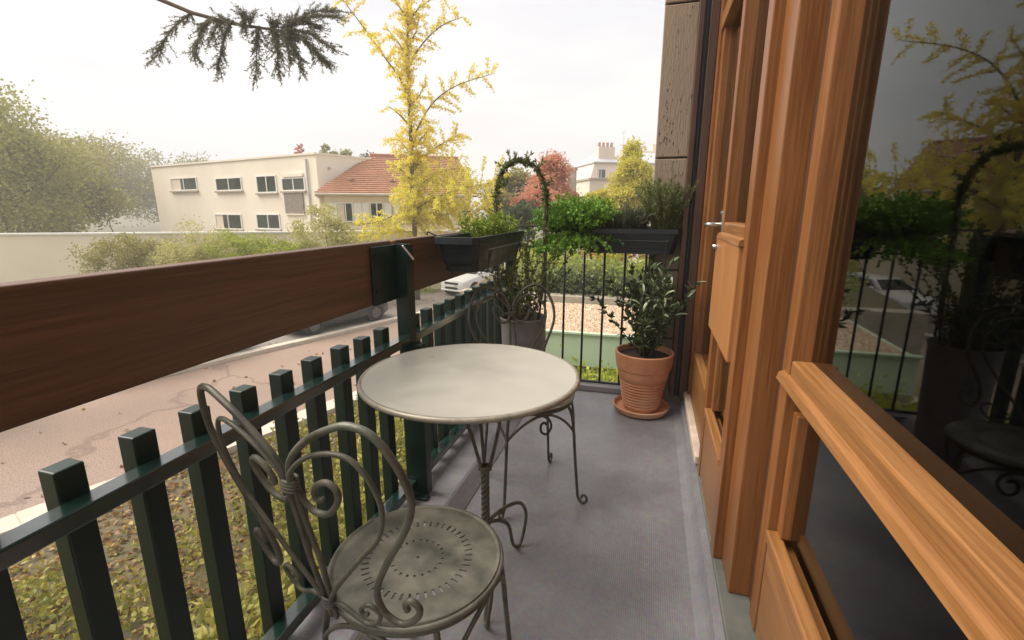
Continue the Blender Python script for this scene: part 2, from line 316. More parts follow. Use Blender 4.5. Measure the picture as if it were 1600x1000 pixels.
# street runs along dv; pv is across it (towards the far side)
dv = Vector((.335, .942, 0)); pv = Vector((-.942, .335, 0)); S0 = Vector((-9.9, 13.8, 0))
def strip(name, m, a, b, z, l0=-40, l1=120):
    p = [S0 + pv*a + dv*l0, S0 + pv*a + dv*l1, S0 + pv*b + dv*l1, S0 + pv*b + dv*l0]
    return MB().add([(q.x, q.y, GZ + z) for q in p][::-1], [(0, 1, 2, 3)]).build(name, m, kind='structure')
def kerb(name, a, b, z, l0=-16, l1=30):
    mb = MB(); p = [S0 + pv*(a+.01) + dv*-40, S0 + pv*(b-.01) + dv*-40, S0 + pv*(b-.01) + dv*120, S0 + pv*(a+.01) + dv*120]
    mb.prism([(q.x, q.y, GZ - .1) for q in p], (0, 0, z + .085)); k = mb.build(name, 'kerb', kind='structure')
    st = MB(); st.box(a, b, 0, .988, -.1, z, .012); me = None; rot = math.atan2(-dv.x, dv.y)
    for i in range(l0, l1):
        if me is None: o = MB().box(0, b - a, 0, .988, -.1, z, .012).build('kerb_stone', 'kerb', k); me = o.data
        else: o = bpy.data.objects.new('kerb_stone', me); COL.objects.link(o); o.parent = k
        q = S0 + pv*b + dv*i; o.location = (q.x, q.y, GZ + rnd.uniform(-.006, .006)); o.rotation_euler = (0, 0, rot)
    return k
strip('street', 'street', -5.0, 0.0, .02)
kerb('kerb', 0.0, .28, .14); strip('parking_strip', 'pave', .28, 6.6, .11)
kerb('kerb', -5.45, -5.0, .12)

# the balcony: floor slab, low edge kerbs, ceiling, the house it belongs to
BX0, BX1, BY0, BY1 = -.90, .235, -1.2, 3.06
MB().box(BX0, .34, BY0, BY1 + .1, -.18, 0).build('floor', 'floor', kind='structure')
mb = MB(); mb.prism([(-.90, BY0, .004), (-.665, BY0, .004), (-.715, BY0, .05), (-.725, BY0, .055), (-.90, BY0, .058)], (0, BY1 - BY0 - .02, 0))
mb.build('balcony_edge_kerb', 'floor', kind='structure')
MB().box(-.90, .2, 3.045, 3.16, .001, .045, .008).build('balcony_end_kerb', M['floor'], kind='structure')
mb = MB(); mb.prism([(.195, BY0, .002), (.215, BY0, .010), (.232, BY0, .03), (.238, BY0, .062), (.262, BY0, .064), (.262, BY0, .002)], (0, 4.12, 0))
mb.build('membrane_upstand', 'floor', kind='structure', smooth='auto')
MB().box(.262, .42, BY0, 2.92, .003, .078, .006).build('threshold', 'threshold', kind='structure')
MB().box(.36, 6, -6, 3.3, 2.40, 4.6).build('upper_wall', 'render_wall', kind='structure')
MB().box(.343, 6, -6, 3.3, -3.05, -.182).build('lower_wall', 'render_wall', kind='structure')
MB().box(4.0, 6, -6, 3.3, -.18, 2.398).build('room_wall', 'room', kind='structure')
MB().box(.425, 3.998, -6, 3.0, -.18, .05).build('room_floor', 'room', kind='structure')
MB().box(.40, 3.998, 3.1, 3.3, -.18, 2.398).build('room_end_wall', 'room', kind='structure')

# ------------------------------------------------------------------ stone pier
pier = thing('stone_pier', 'brown travertine pier of stacked slabs at the end of the balcony', 'pier', (.09, 3.2, -.18))
def child(mb, name, m, parent, **kw):
    o = mb.build(name, m, None, **kw); o.parent = parent
    o.matrix_parent_inverse = Matrix.Translation(-Vector(parent.location)) if not any(parent.rotation_euler) else (Matrix.Translation(parent.location) @ Matrix.Rotation(parent.rotation_euler.z, 4, 'Z')).inverted()
    return o
child(MB().box(.012, .38, 3.022, 3.36, -.18, 2.615), 'core', 'darkwood', pier)
zs = [-.15, .42, .845, 1.272, 1.49, 2.283, 2.61]
for i in range(len(zs) - 1):
    child(MB().box(-.006, .395, 3.0, 3.38, zs[i] + .006, zs[i+1] - .004, .005), 'slab', 'stone', pier)
mb = MB()
for i in range(95):   # travertine pits, elongated with the bed
    cx = rnd.choice([rnd.gauss(.05, .02), rnd.gauss(.12, .03)]); cz = rnd.choice([rnd.uniform(1.35, 2.3), rnd.gauss(1.62, .12)])
    if not (.003 < cx < .2): continue
    w = rnd.uniform(.001, .0035); h = w * rnd.uniform(1, 5)
    mb.add([(cx - w, 2.9985, cz), (cx, 2.9985, cz - h), (cx + w, 2.9985, cz), (cx + w*.3, 2.9985, cz + h)], [(0, 1, 2, 3)])
child(mb, 'pits', 'pit', pier, kind='stuff')

# ------------------------------------------------------------------ windows and doors on the right
jamb = thing('window_jamb', 'dark wooden jamb with black roller shutter guide against the stone pier', 'jamb', (.25, 2.92, .08))
child(MB().box(.168, .196, 2.90, 2.995, .08, 2.6, .003), 'outer_strip', 'darkwood', jamb)
child(MB().box(.197, .222, 2.925, 2.995, .08, 2.6), 'shutter_guide', 'guide', jamb)
child(MB().box(.205, .211, 2.905, 2.925, .08, 2.6), 'guide_lip', 'guide', jamb)
child(MB().box(.223, .268, 2.90, 2.995, .08, 2.6, .004), 'inner_strip', 'darkwood', jamb)

winA = thing('fixed_window', 'tall fixed window in orange varnished wood beside the stone pier', 'window', (.31, 2.5, .08))
child(MB().box(.269, .335, 2.855, 2.94, .08, 2.4, .006), 'stile', 'wood', winA)
child(MB().box(.285, .335, 2.79, 2.854, .40, 2.12, .005), 'sash_stile', 'wood', winA)
child(MB().box(.285, .335, 2.07, 2.14, .08, 2.4, .005), 'stile', 'wood', winA)
child(MB().box(.280, .335, 2.141, 2.854, .125, .40, .006), 'bottom_rail', 'wood_y', winA)
child(MB().box(.250, .300, 2.085, 2.90, .082, .124, .006), 'sill', 'sill', winA)
child(MB().box(.275, .335, 2.141, 2.854, 2.08, 2.16, .005), 'head_rail', 'wood_y', winA)
child(MB().box(.30, .335, 2.141, 2.854, 2.161, 2.4), 'head_panel', 'darkwood', winA)
child(MB().box(.318, .324, 2.141, 2.789, .401, 2.079), 'pane', 'glass', winA)

def door_unit(name, label, y0, y1, front, panel, handle, mid=1.10, cat='door'):
    d = thing(name, label, cat, (front + .03, (y0 + y1) / 2, .08))
    b = front + .065
    child(MB().box(front, b, y1 - .06, y1, .08, 2.38, .003), 'stile', 'wood', d)
    child(MB().box(front, b, y0, y0 + .07, .08, 2.38, .003), 'stile', 'wood', d)
    child(MB().box(front + .004, b, y0 + .071, y1 - .061, .08, .37, .005), 'bottom_rail', 'wood_y', d)
    child(MB().box(front - .004, front + .03, y0 + .071, y1 - .061, .371, .40, .005), 'bottom_moulding', 'wood_y', d)
    child(MB().box(front + .004, b, y0 + .071, y1 - .061, 2.26, 2.38, .005), 'top_rail', 'wood_y', d)
    child(MB().box(front + .002, b, y0 + .071, y1 - .061, mid, mid + .055, .005), 'lock_rail', 'wood_y', d)
    child(MB().prism([(front - .016, y0 + .05, mid - .004), (front + .03, y0 + .05, mid - .004), (front + .03, y0 + .05, mid + .03), (front - .012, y0 + .05, mid + .012)], (0, y1 - y0 - .07, 0)), 'ledge', 'wood_y', d)
    if panel: child(MB().box(front - .012, front + .012, y0 + .06, y1 + .002, .735, mid - .005, .004), 'panel', 'panel', d)
    child(MB().box(b - .022, b - .016, y0 + .071, y1 - .061, mid + .056, 2.259), 'pane', 'glass', d)
    child(MB().box(b - .022, b - .016, y0 + .071, y1 - .061, .401, mid - .001), 'pane', 'glass', d)
    child(MB().box(front + .02, b, y1 - .10, y1 - .062, .401, .73, .004), 'glazing_bead', 'wood', d)
    if handle:
        h = child(MB().box(front - .004, front + .001, y1 - .045, y1 - .012, 1.02, 1.20, .001), 'handle_plate', 'chrome', d)
        child(MB().tube([(front - .002, y1 - .028, 1.145), (front - .045, y1 - .028, 1.145), (front - .05, y1 - .03, 1.145), (front - .05, y1 + .07, 1.14)], .008, 8), 'handle', 'chrome', d, smooth=True)
        child(MB().tube([(front - .002, y1 - .028, 1.06), (front - .028, y1 - .028, 1.06)], .009, 8), 'lock_cylinder', 'chrome', d, smooth=True)
        for z in (1.035, 1.19): child(MB().tube([(front - .004, y1 - .028, z), (front - .010, y1 - .028, z)], .005, 8), 'screw', 'chrome', d)
    return d
door_unit('balcony_door', 'orange wooden balcony door with plain panel between two panes and metal handle', 1.48, 2.05, .262, True, True)
post = thing('door_post', 'plain brown wooden post between the panelled door and the wide glazed door', 'post', (.31, 1.4, .08))
child(MB().box(.289, .36, 1.335, 1.478, .08, 2.39, .003), 'shaft', 'wood', post)
child(MB().box(.345, .372, 1.27, 1.334, .08, 2.39, .005), 'rebate', 'darkwood', post)
door_unit('glazed_door', 'wide glazed wooden door set back behind the plain post', .18, 1.268, .335, False, False, mid=.80)
door_unit('glazed_door', 'glazed wooden door beside the wide glazed door and away from the post', -.95, .175, .335, False, False, mid=.80)

# ------------------------------------------------------------------ side railing: pickets, rails, posts, timber boards
rail = thing('balcony_railing', 'dark green picket railing topped by a broad brown timber beam', 'railing', (-.9, 1.6, .05))
picket = None
Y = .354
me_p = None
while Y < 3.03:
    if abs(Y - 1.588) > .05:
        if me_p is None:
            pk = MB(); pk.box(-.02, .02, -.0225, .0225, -.12, .782, .003)
            o = pk.build('picket', 'green', rail); me_p = o.data
        else:
            o = bpy.data.objects.new('picket', me_p); COL.objects.link(o); o.parent = rail
        o.location = (-.922 + .9, Y - 1.6, -.05 + rnd.uniform(-.003, .003)); o.rotation_euler = (rnd.uniform(-.004, .004), rnd.uniform(-.004, .004), rnd.uniform(-.03, .03))
    Y += .1242
for a, b in ((.1, 1.558), (1.607, 3.02)):
    child(MB().box(-.899, -.853, a, b, .700, .732, .004), 'top_rail', 'green_rail', rail)
    child(MB().box(-.899, -.853, a, b, .095, .128, .004), 'lower_rail', 'green_rail', rail)
def post_parts(y, plate=True):
    child(MB().prism([(-.905, y - .027, .70), (-.905, y + .027, .70), (-.905, y + .027, 1.075), (-.905, y + .02, 1.076), (-.905, y - .027, 1.078)], (.05, 0, 0)), 'post', 'green', rail)
    child(MB().box(-.905, -.812, y - .025, y + .022, .058, .699, .004), 'lower_post', 'green', rail)
    child(MB().box(-.90, -.80, y - .06, y - .0255, .056, .068, .002), 'foot_plate', 'green', rail)
    if plate:
        p = child(MB().box(-.9045, -.896, y - .185, y + .045, .876, 1.078, .002), 'bracket_plate', 'green', rail)
        for (dy, z) in ((-.165, 1.05), (-.165, .925), (-.06, 1.05), (.032, 1.05), (-.1, .98)):
            child(MB().tube([(-.897, y + dy, z), (-.890, y + dy, z)], .007, 6), 'bolt', 'green', rail)
        # sky glint on the post's sawn top, put in as a white strip
        child(MB().prism([(-.8545, y - .056, 1.074), (-.8545, y - .050, 1.077), (-.8545, y + .026, 1.022), (-.8545, y + .023, 1.016)], (.004, 0, 0)), 'sky_glint', 'white', rail)
post_parts(1.588); post_parts(.16); post_parts(3.0, False)
for a, b in ((.05, 1.548), (1.585, 2.085), (2.089, 3.02)):
    child(MB().box(-.950, -.906, a, b, .878, 1.092, .004), 'timber_board', 'beam', rail)
child(MB().box(-.948, -.912, 1.549, 1.584, .89, 1.089, .002), 'joint_block', 'endgrain', rail)

# ------------------------------------------------------------------ end railing of thin bars
er = thing('end_railing', 'thin dark metal bar railing closing the far end of the balcony', 'railing', (-.35, 3.09, .04))
x = -.79
while x < .0:
    child(MB().tube([(x, 3.09, .062), (x, 3.09, 1.09)], .0075, 8), 'bar', 'rod', er, smooth=True); x += .1285
child(MB().box(-.93, -.005, 3.078, 3.102, 1.09, 1.102, .002), 'top_rail', 'rod', er)
child(MB().box(-.93, -.005, 3.078, 3.102, .052, .066, .002), 'bottom_rail', 'rod', er)
child(MB().box(-.93, -.005, 3.08, 3.10, .96, .972, .002), 'middle_rail', 'rod', er)
child(MB().box(-.90, -.87, 3.075, 3.105, .045, 1.10, .002), 'corner_post', 'rod', er)

# ------------------------------------------------------------------ wrought iron chair (local: rear = -y, seat centre at origin)
SR = .185
def cyl(lat, z, off=0):       # point on the gently curved, leaning back: lat metres sideways from the middle
    rr = 1.0 + .2 * (z - .45) + off; x = lat + BO[0]; return Vector((x, 1.0 - SR - math.sqrt(rr*rr - x*x), z))
BO = [0.0]
def make_chair(label, loc, rz, ws=1.0):
    c = thing('garden_chair', label, 'chair', loc, rz, 'wrought iron garden chairs')
    # perforated seat: polar grid with slots left open
    rings = [.004, .012, .030, .052, .059, .075, .090, .104, .121, .135, .150, .165, .176, .183]; N = 132
    vs = []; fs = []
    for r in rings:
        dz = -.004 * (1 - min(1, (r / .17) ** 2)) + (.003 if r > .18 else 0)
        for k in range(N):
            a = 2*math.pi*k/N; vs.append((r*math.cos(a), r*math.sin(a), .45 + dz))
    for i in range(len(rings) - 1):
        for k in range(N):
            if i == 7 and k % 3 == 0: continue
            if i == 3 and k % 6 < 2: continue
            fs.append((i*N + k, i*N + (k+1) % N, (i+1)*N + (k+1) % N, (i+1)*N + k))
    seat = MB().add(vs, fs).build('seat', 'seat', c)
    sm = seat.modifiers.new('thick', 'SOLIDIFY'); sm.thickness = .0035; sm.offset = -1
    ringp = [(SR*math.cos(a), SR*math.sin(a), .447) for a in np.linspace(0, 2*math.pi, 56, endpoint=False)]
    MB().tube(ringp, .006, 8, True).build('seat_rim', 'seat', c, smooth=True)
    MB().tube([(p[0]*.97, p[1]*.97, .432) for p in ringp], .006, 8, True).build('seat_ring', 'iron', c, smooth=True)
    BO[0] = -.072 if ws == 1 else 0.0
    outer = [(.006, .755), (.010, .785), (.030, .820), (.080, .864), (.137, .895), (.167, .902), (.200, .891), (.226, .848), (.239, .798), (.235, .760), (.213, .710), (.179, .653), (.146, .591), (.131, .546), (.138, .505), (.168, .488), (.200, .512), (.212, .540), (.200, .556), (.186, .545), (.188, .530)]
    inner = [(.006, .755), (.016, .785), (.060, .824), (.111, .846), (.152, .845), (.177, .815), (.189, .769), (.181, .722), (.162, .683), (.122, .635), (.060, .557), (.029, .515), (.006, .478)]
    scroll = [(.008, .765), (.012, .735), (.022, .716), (.041, .704), (.071, .711), (.099, .746), (.101, .770), (.084, .779), (.059, .765), (.049, .742), (.058, .734), (.066, .742)]
    small = [(.006, .475), (.030, .478), (.048, .474), (.064, .464), (.091, .455), (.117, .474), (.125, .498), (.105, .511), (.082, .492), (.086, .479), (.096, .484)]
    if ws != 1:
        outer = [(.006, .735), (.012, .780), (.036, .822), (.075, .852), (.112, .864), (.148, .856), (.180, .820), (.199, .765), (.200, .712), (.184, .660), (.158, .605), (.138, .552), (.138, .512), (.155, .490), (.178, .505), (.185, .528), (.176, .540), (.166, .530)]
        inner = [(.006, .735), (.018, .772), (.048, .806), (.085, .822), (.120, .816), (.148, .788), (.164, .745), (.160, .700), (.142, .660), (.110, .612), (.060, .545), (.026, .500), (.004, .462)]
    for s in (1, -1):
        for nm, L, r in (('back_hoop', outer, .0062), ('inner_hoop', inner, .0045), ('back_scroll', scroll, .0058), ('seat_scroll', small, .0045)):
            ro = r if nm != 'back_scroll' else [.0058]*(len(L)-3) + [.005, .0045, .0045]
            off = .004 if nm in ('inner_hoop',) else (-.004 if nm == 'back_scroll' else 0)
            MB().tube([cyl(s*p*(.85 if nm == 'back_scroll' and ws != 1 else 1), z, off) for p, z in L], ro, 8, smooth=5).build(nm, 'iron', c, smooth=True)
        MB().tube([cyl(s*.008, .775), cyl(s*.010, .68), cyl(s*.014, .58), cyl(s*.008, .47), cyl(s*.006, .43)], .0052, 8, smooth=5).build('back_stem', 'iron', c, smooth=True)
    for z, w in ((.756 if ws == 1 else .738, .015), (.476, .013)):
        q = cyl(0, z); rad = Vector((0, -1, 0)); t = Vector((1, 0, 0))
        pts = [q + t*w*math.cos(a) + rad*.009*math.sin(a) + Vector((0, 0, -.012 + .024*a/(8*math.pi))) for a in np.linspace(0, 8*math.pi, 64)]
        MB().tube(pts, .0035, 6).build('wire_wrap', 'iron', c, smooth=True)
    for k, ph in enumerate((-135, -45, 45, 135)):        # leg positions round the seat
        a = R(90 + ph); e = Vector((math.cos(a), math.sin(a), 0)); t = Vector((-e.y, e.x, 0))
        P = [e*.168 + Vector((0, 0, .435)), e*.188 + Vector((0, 0, .40)), e*.200 + Vector((0, 0, .34)), e*.212 + Vector((0, 0, .20)), e*.226 + Vector((0, 0, .05)), e*.232 + Vector((0, 0, .022)), e*.246 + Vector((0, 0, .007)), e*.263 + Vector((0, 0, .012)), e*.268 + Vector((0, 0, .030)), e*.258 + Vector((0, 0, .042)), e*.246 + Vector((0, 0, .036)), e*.247 + Vector((0, 0, .026))]
        MB().tube(P, [.0065]*6 + [.0065, .0062, .0058, .0055, .005, .005], 8, smooth=5).build('leg', 'iron', c, smooth=True)
        # arch from this leg to the next
        a2 = R(90 + ph + 90); e2 = Vector((math.cos(a2), math.sin(a2), 0)); mid = (e + e2).normalized()
        A = [e*.206 + Vector((0, 0, .27)), e*.203 + Vector((0, 0, .315)), (e*.80 + e2*.20).normalized()*.188 + Vector((0, 0, .375)), (e*.62 + e2*.38).normalized()*.18 + Vector((0, 0, .415)), mid*.176 + Vector((0, 0, .422))]
        B = [Vector((0, 0, p.z)) + 2*mid*mid.dot(p - Vector((0, 0, p.z))) - (p - Vector((0, 0, p.z))) for p in A[:-1]][::-1]
        MB().tube(A + B, .0052, 8, smooth=5).build('leg_arch', 'iron', c, smooth=True)
        tt = Vector((-mid.y, mid.x, 0))
        Lp = [mid*.172 + tt*.0 + Vector((0, 0, .416)), mid*.174 + tt*.022 + Vector((0, 0, .40)), mid*.174 + tt*.030 + Vector((0, 0, .368)), mid*.174 + tt*.012 + Vector((0, 0, .342)), mid*.174 - tt*.010 + Vector((0, 0, .352)), mid*.174 - tt*.014 + Vector((0, 0, .380)), mid*.174 + tt*.0 + Vector((0, 0, .392)), mid*.174 + tt*.010 + Vector((0, 0, .382))]
        if k in (1, 3): MB().tube(Lp, .005, 8, smooth=5).build('apron_scroll', 'iron', c, smooth=True)
    return c
make_chair('worn iron garden chair with its whole round perforated seat and scroll back open to view', (-.452, .81, 0), R(-97 + 90))
make_chair('iron garden chair tucked under the round table in front of the zinc bucket', (-.452, 1.82, 0), R(124 + 90), .84)

# ------------------------------------------------------------------ round table
TX, TY = -.497, 1.268; TZ = .72; TR = .325
tb = thing('round_table', 'round pale grey metal bistro table on twisted iron stem', 'table', (TX, TY, 0))
MB().lathe([(.0005, TZ - .001), (.12, TZ - .0012), (.24, TZ - .001), (.30, TZ), (.316, TZ + .001)], n=72).build('table_top', 'tabletop', tb, smooth=True)
MB().lathe([(.0005, TZ - .012), (.316, TZ - .014)], n=72).build('underside', 'tablerim', tb, smooth=True)
MB().tube([(TR*math.cos(a)*.985, TR*math.sin(a)*.985, TZ - .006) for a in np.linspace(0, 2*math.pi, 96, endpoint=False)], .0080, 10, True).build('table_rim', 'tablerim', tb, smooth=True)
ax = Vector((.052, -.03, 0))     # the stem stands a little off the middle
tw = MB()
for k in range(4):
    tw.tube([(ax.x + .0075*math.cos(a + k*math.pi/2), ax.y + .0075*math.sin(a + k*math.pi/2), .245 + (.43 - .245)*a/(5*math.pi)) for a in np.linspace(0, 5*math.pi, 50)], .0066, 6)
tw.build('twisted_stem', 'iron', tb, smooth=True)
MB().tube([(ax.x + .017*math.cos(a), ax.y + .017*math.sin(a), .425 + .012*a/(4*math.pi)) for a in np.linspace(0, 4*math.pi, 30)], .005, 6).build('collar', 'iron', tb, smooth=True)
for ph in (60, 180, 300):
    e = Vector((math.cos(R(ph)), math.sin(R(ph)), 0)); t = Vector((-e.y, e.x, 0)); z_ = lambda z: Vector((0, 0, z))
    L = [ax + e*.006 + z_(.238), ax + e*.04 + z_(.246), ax*.8 + e*.11 + z_(.240), ax*.5 + e*.185 + z_(.205), ax*.3 + e*.225 + z_(.14), e*.235 + z_(.06), e*.215 + z_(.010), e*.188 + z_(.012), ax*.4 + e*.15 + z_(.07), ax*.8 + e*.11 + z_(.165), ax + e*.06 + z_(.215), ax + e*.004 + z_(.236)]
    MB().tube(L, .0062, 8, smooth=6).build('foot', 'iron', tb, smooth=True)
    e2 = Vector((math.cos(R(ph + 60)), math.sin(R(ph + 60)), 0))
    MB().tube([ax + e2*.010 + z_(.425), ax + e2*.022 + z_(.46), ax*.8 + e2*.06 + z_(.60), e2*.10 + z_(TZ - .016)], .0055, 8, smooth=5).build('brace', 'iron', tb, smooth=True)
MB().tube([(ax.x + .013*math.cos(a), ax.y + .013*math.sin(a), .235 + .016*a/(6*math.pi)) for a in np.linspace(0, 6*math.pi, 40)], .0045, 6).build('lower_collar', 'iron', tb, smooth=True)

# ------------------------------------------------------------------ planters, pots
def trough(name, label, loc, L, W, Hh, rz, group):
    t = thing(name, label, 'planter', loc, rz, group)
    def ring(l, w, z, ch=.025): return [(-l+ch, -w, z), (l-ch, -w, z), (l, -w+ch, z), (l, w-ch, z), (l-ch, w, z), (-l+ch, w, z), (-l, w-ch, z), (-l, -w+ch, z)]
    l, w = L/2, W/2
    R_ = [ring(l*.86, w*.72, 0), ring(l*.87, w*.74, .03), ring(l*.885, w*.78, .032), ring(l*.95, w*.93, Hh - .03), ring(l, w, Hh - .028), ring(l, w, Hh), ring(l - .014, w - .014, Hh), ring(l - .02, w - .02, Hh - .03), ring(l*.9, w*.8, .04)]
    vs = sum(R_, []); fs = [tuple(range(7, -1, -1))]
    for i in range(len(R_) - 1): fs += [(i*8 + k, i*8 + (k+1) % 8, (i+1)*8 + (k+1) % 8, (i+1)*8 + k) for k in range(8)]
    fs.append(tuple((len(R_)-1)*8 + k for k in range(8)))
    MB().add(vs, fs).build('trough', 'planter', t)
    sv = MB(); nx, ny = 24, 8
    for j in range(ny+1):
        for i in range(nx+1): sv.v.append(((i/nx*2-1)*(l-.03), (j/ny*2-1)*(w-.03), Hh - .03 + rnd.uniform(-.008, .010)))
    for j in range(ny):
        for i in range(nx): k = j*(nx+1)+i; sv.f.append((k, k+1, k+nx+2, k+nx+1))
    sv.build('soil', 'soil', t, smooth=True)
    return t
t1 = trough('planter_box', 'slate trough planter hooked on the brown timber beam', (-.755, 2.15, .948), .74, .20, .145, R(90), 'slate planter boxes')
for dy in (-.22, .22):
    mb = MB(); mb.tube([(dy, .12, .13), (dy, .19, .158), (dy, .2, .12)], .004, 6); mb.tube([(dy, .115, .12), (dy, .085, -.006), (dy, -.085, -.006), (dy, -.108, .09)], .004, 6)
    mb.build('hanger', 'rod', t1)
mb = MB(); mb.tube([(-.25, -.1005, .04), (-.25, -.106, .088), (.25, -.106, .088), (.25, -.1005, .04)], .004, 6); mb.build('front_bracket', 'rod', t1)
t2 = trough('planter_box', 'slate trough planter on the thin bar railing beside the stone pier', (-.115, 2.955, .948), .57, .17, .145, 0, 'slate planter boxes')
mb = MB(); mb.tube([(-.22, -.083, .03), (-.22, -.088, .075), (.19, -.088, .075), (.20, -.088, .06), (.20, -.078, -.30)], .0045, 6, smooth=3); mb.build('front_bracket', 'rod', t2)
for dx in (-.18, .1):
    mb = MB(); mb.tube([(dx, .10, .12), (dx, .135, .156), (dx, .15, .12)], .004, 6); mb.tube([(dx, .1, .12), (dx, .07, -.006), (dx, -.07, -.006)], .004, 6); mb.build('hanger', 'rod', t2)

pot = thing('terracotta_pot', 'ribbed terracotta pot standing on a terracotta saucer', 'pot', (.005, 2.83, .02))
prof = [(.0005, .0), (.098, .0), (.104, .008)]
for i in range(9):
    z = .02 + i*.0185; r = .106 + .032 * (z/.2); prof += [(r, z), (r + .004, z + .006), (r + .004, z + .011), (r - .001, z + .016)]
prof += [(.144, .20), (.150, .235), (.153, .252), (.153, .258), (.159, .262), (.166, .30), (.170, .345), (.172, .356), (.168, .362), (.158, .360), (.154, .345), (.150, .33)]
MB().lathe(prof, n=56).build('body', 'terracotta', pot, smooth='auto')
MB().lathe([(.0005, .327), (.05, .331), (.10, .325), (.152, .328)], n=32).build('soil', 'soil', pot, smooth=True)
sau = MB().lathe([(.0005, .002), (.12, .002), (.150, .006), (.163, .022), (.168, .040), (.163, .045), (.157, .040), (.150, .020), (.12, .017), (.0005, .016)], n=56).build('plant_saucer', 'terracotta', smooth='auto', label='round terracotta saucer under the ribbed pot', cat='saucer')
sau.location = (.005, 2.83, .001)

bk = thing('zinc_bucket', 'weathered grey zinc bucket pot in the railing corner', 'bucket', (-.70, 2.66, .001))
MB().lathe([(.0005, 0), (.108, 0), (.112, .004), (.118, .15), (.1195, .155), (.118, .16), (.134, .565), (.138, .57), (.140, .578), (.137, .585), (.132, .582), (.130, .56), (.126, .48)], n=48).build('wall', 'zinc', bk, smooth='auto')
MB().lathe([(.0005, .535), (.07, .54), (.129, .532)], n=28).build('soil', 'soil', bk, smooth=True)

# ------------------------------------------------------------------ balcony plants
def stems_leaves(base, n, length, spread, nleaf, curl=.25, up=1.0, lean=(0, 0), spreadbase=.03, droop=0.0):
    """paths of stems and leaf anchor points along them"""
    paths = []; P = []; D = []
    for i in range(n):
        a = rnd.uniform(0, 2*math.pi); s = rnd.random() ** .6 * spread
        b = Vector(base) + Vector((math.cos(a), math.sin(a), 0)) * rnd.random() * spreadbase
        l = length * rnd.uniform(.6, 1.05); q = [b.copy()]; d = Vector((math.cos(a)*s + lean[0], math.sin(a)*s + lean[1], up)).normalized()
        k = 7
        for j in range(k):
            d = (d + Vector((rnd.gauss(0, curl), rnd.gauss(0, curl), rnd.gauss(0, curl*.5) - droop)) * .5).normalized()
            q.append(q[-1] + d * l / k)
        paths.append(q)
        for j in range(nleaf):
            t = (j + rnd.random()) / nleaf; t = .12 + .88*t; f = t * k; i0 = min(int(f), k-1); p = q[i0].lerp(q[i0+1], f - i0); dd = (q[i0+1] - q[i0]).normalized()
            P.append(p); D.append(dd)
    return paths, np.array([tuple(p) for p in P]), np.array([tuple(d) for d in D])
def plant(name, label, cat, base, n, length, spread, nleaf, m, L, W, rstem=.002, side=.9, stem='stem', group=None, **kw):
    t = thing(name, label, cat, base, 0, group)
    paths, P, D = stems_leaves((0, 0, 0), n, length, spread, nleaf, **kw)
    mb = MB()
    for q in paths: mb.tube(q, [rstem*(1 - .6*i/len(q)) for i in range(len(q))], 4)
    mb.build('stems', stem, t)
    leaves('foliage', P, D + rdir(len(P)) * side, L, W, m, t)
    return t
M['greenstem'] = mat('green_stem', (.10, .17, .035), (.07, .12, .03), 20, .6)
PG = 'plants growing in the planter boxes'
plant('parsley_plant', 'bushy bright green parsley like plant spilling over the planter end by the railing corner', 'plant', (-.43, 2.91, 1.04), 340, .27, 1.1, 34, 'l_parsley', .021, .017, .0012, 1.2, 'greenstem', up=1.0, lean=(-.28, -.15), droop=.07, spreadbase=.07)
plant('parsley_plant', 'drooping green tuft hanging down in front of the bars under the bushy parsley', 'plant', (-.43, 2.87, 1.05), 240, .27, 1.1, 30, 'l_parsley', .018, .015, .0012, 1.2, 'greenstem', up=.1, lean=(-.5, -.35), droop=.22, spreadbase=.05)
plant('feathery_herb', 'feathery yellow green herb growing in the planter on the timber beam', 'plant', (-.765, 2.22, 1.05), 60, .15, .75, 34, 'l_fern', .016, .009, .0011, 1.1, 'greenstem', lean=(-.05, .1), spreadbase=.10)
plant('feathery_herb', 'low lime green tuft at the far end of the planter on the timber beam', 'plant', (-.775, 2.40, 1.05), 35, .13, .8, 30, 'l_fern', .016, .009, .0011, 1.1, 'greenstem', spreadbase=.07)
plant('lavender_plant', 'rounded dark grey green lavender in the planter by the pier', 'plant', (-.105, 2.955, 1.055), 200, .16, .80, 44, 'l_lav', .019, .0052, .0011, .7, spreadbase=.05, curl=.15)
plant('lavender_plant', 'small dark lavender tuft between the rounded lavender and the parsley', 'plant', (-.24, 2.955, 1.055), 90, .12, .80, 34, 'l_lav', .018, .0052, .0011, .7, spreadbase=.035, curl=.15)
plant('rosemary_plant', 'tall upright rosemary in the planter right against the stone pier', 'plant', (.07, 2.955, 1.055), 150, .31, .42, 70, 'l_rose', .024, .0056, .0012, .8, spreadbase=.05, curl=.16)
plant('rosemary_plant', 'sparse thin twigs rising above the rosemary against the pier slabs', 'plant', (.075, 2.965, 1.06), 9, .42, .22, 40, 'l_rose', .013, .003, .0012, .8, spreadbase=.04, curl=.12)

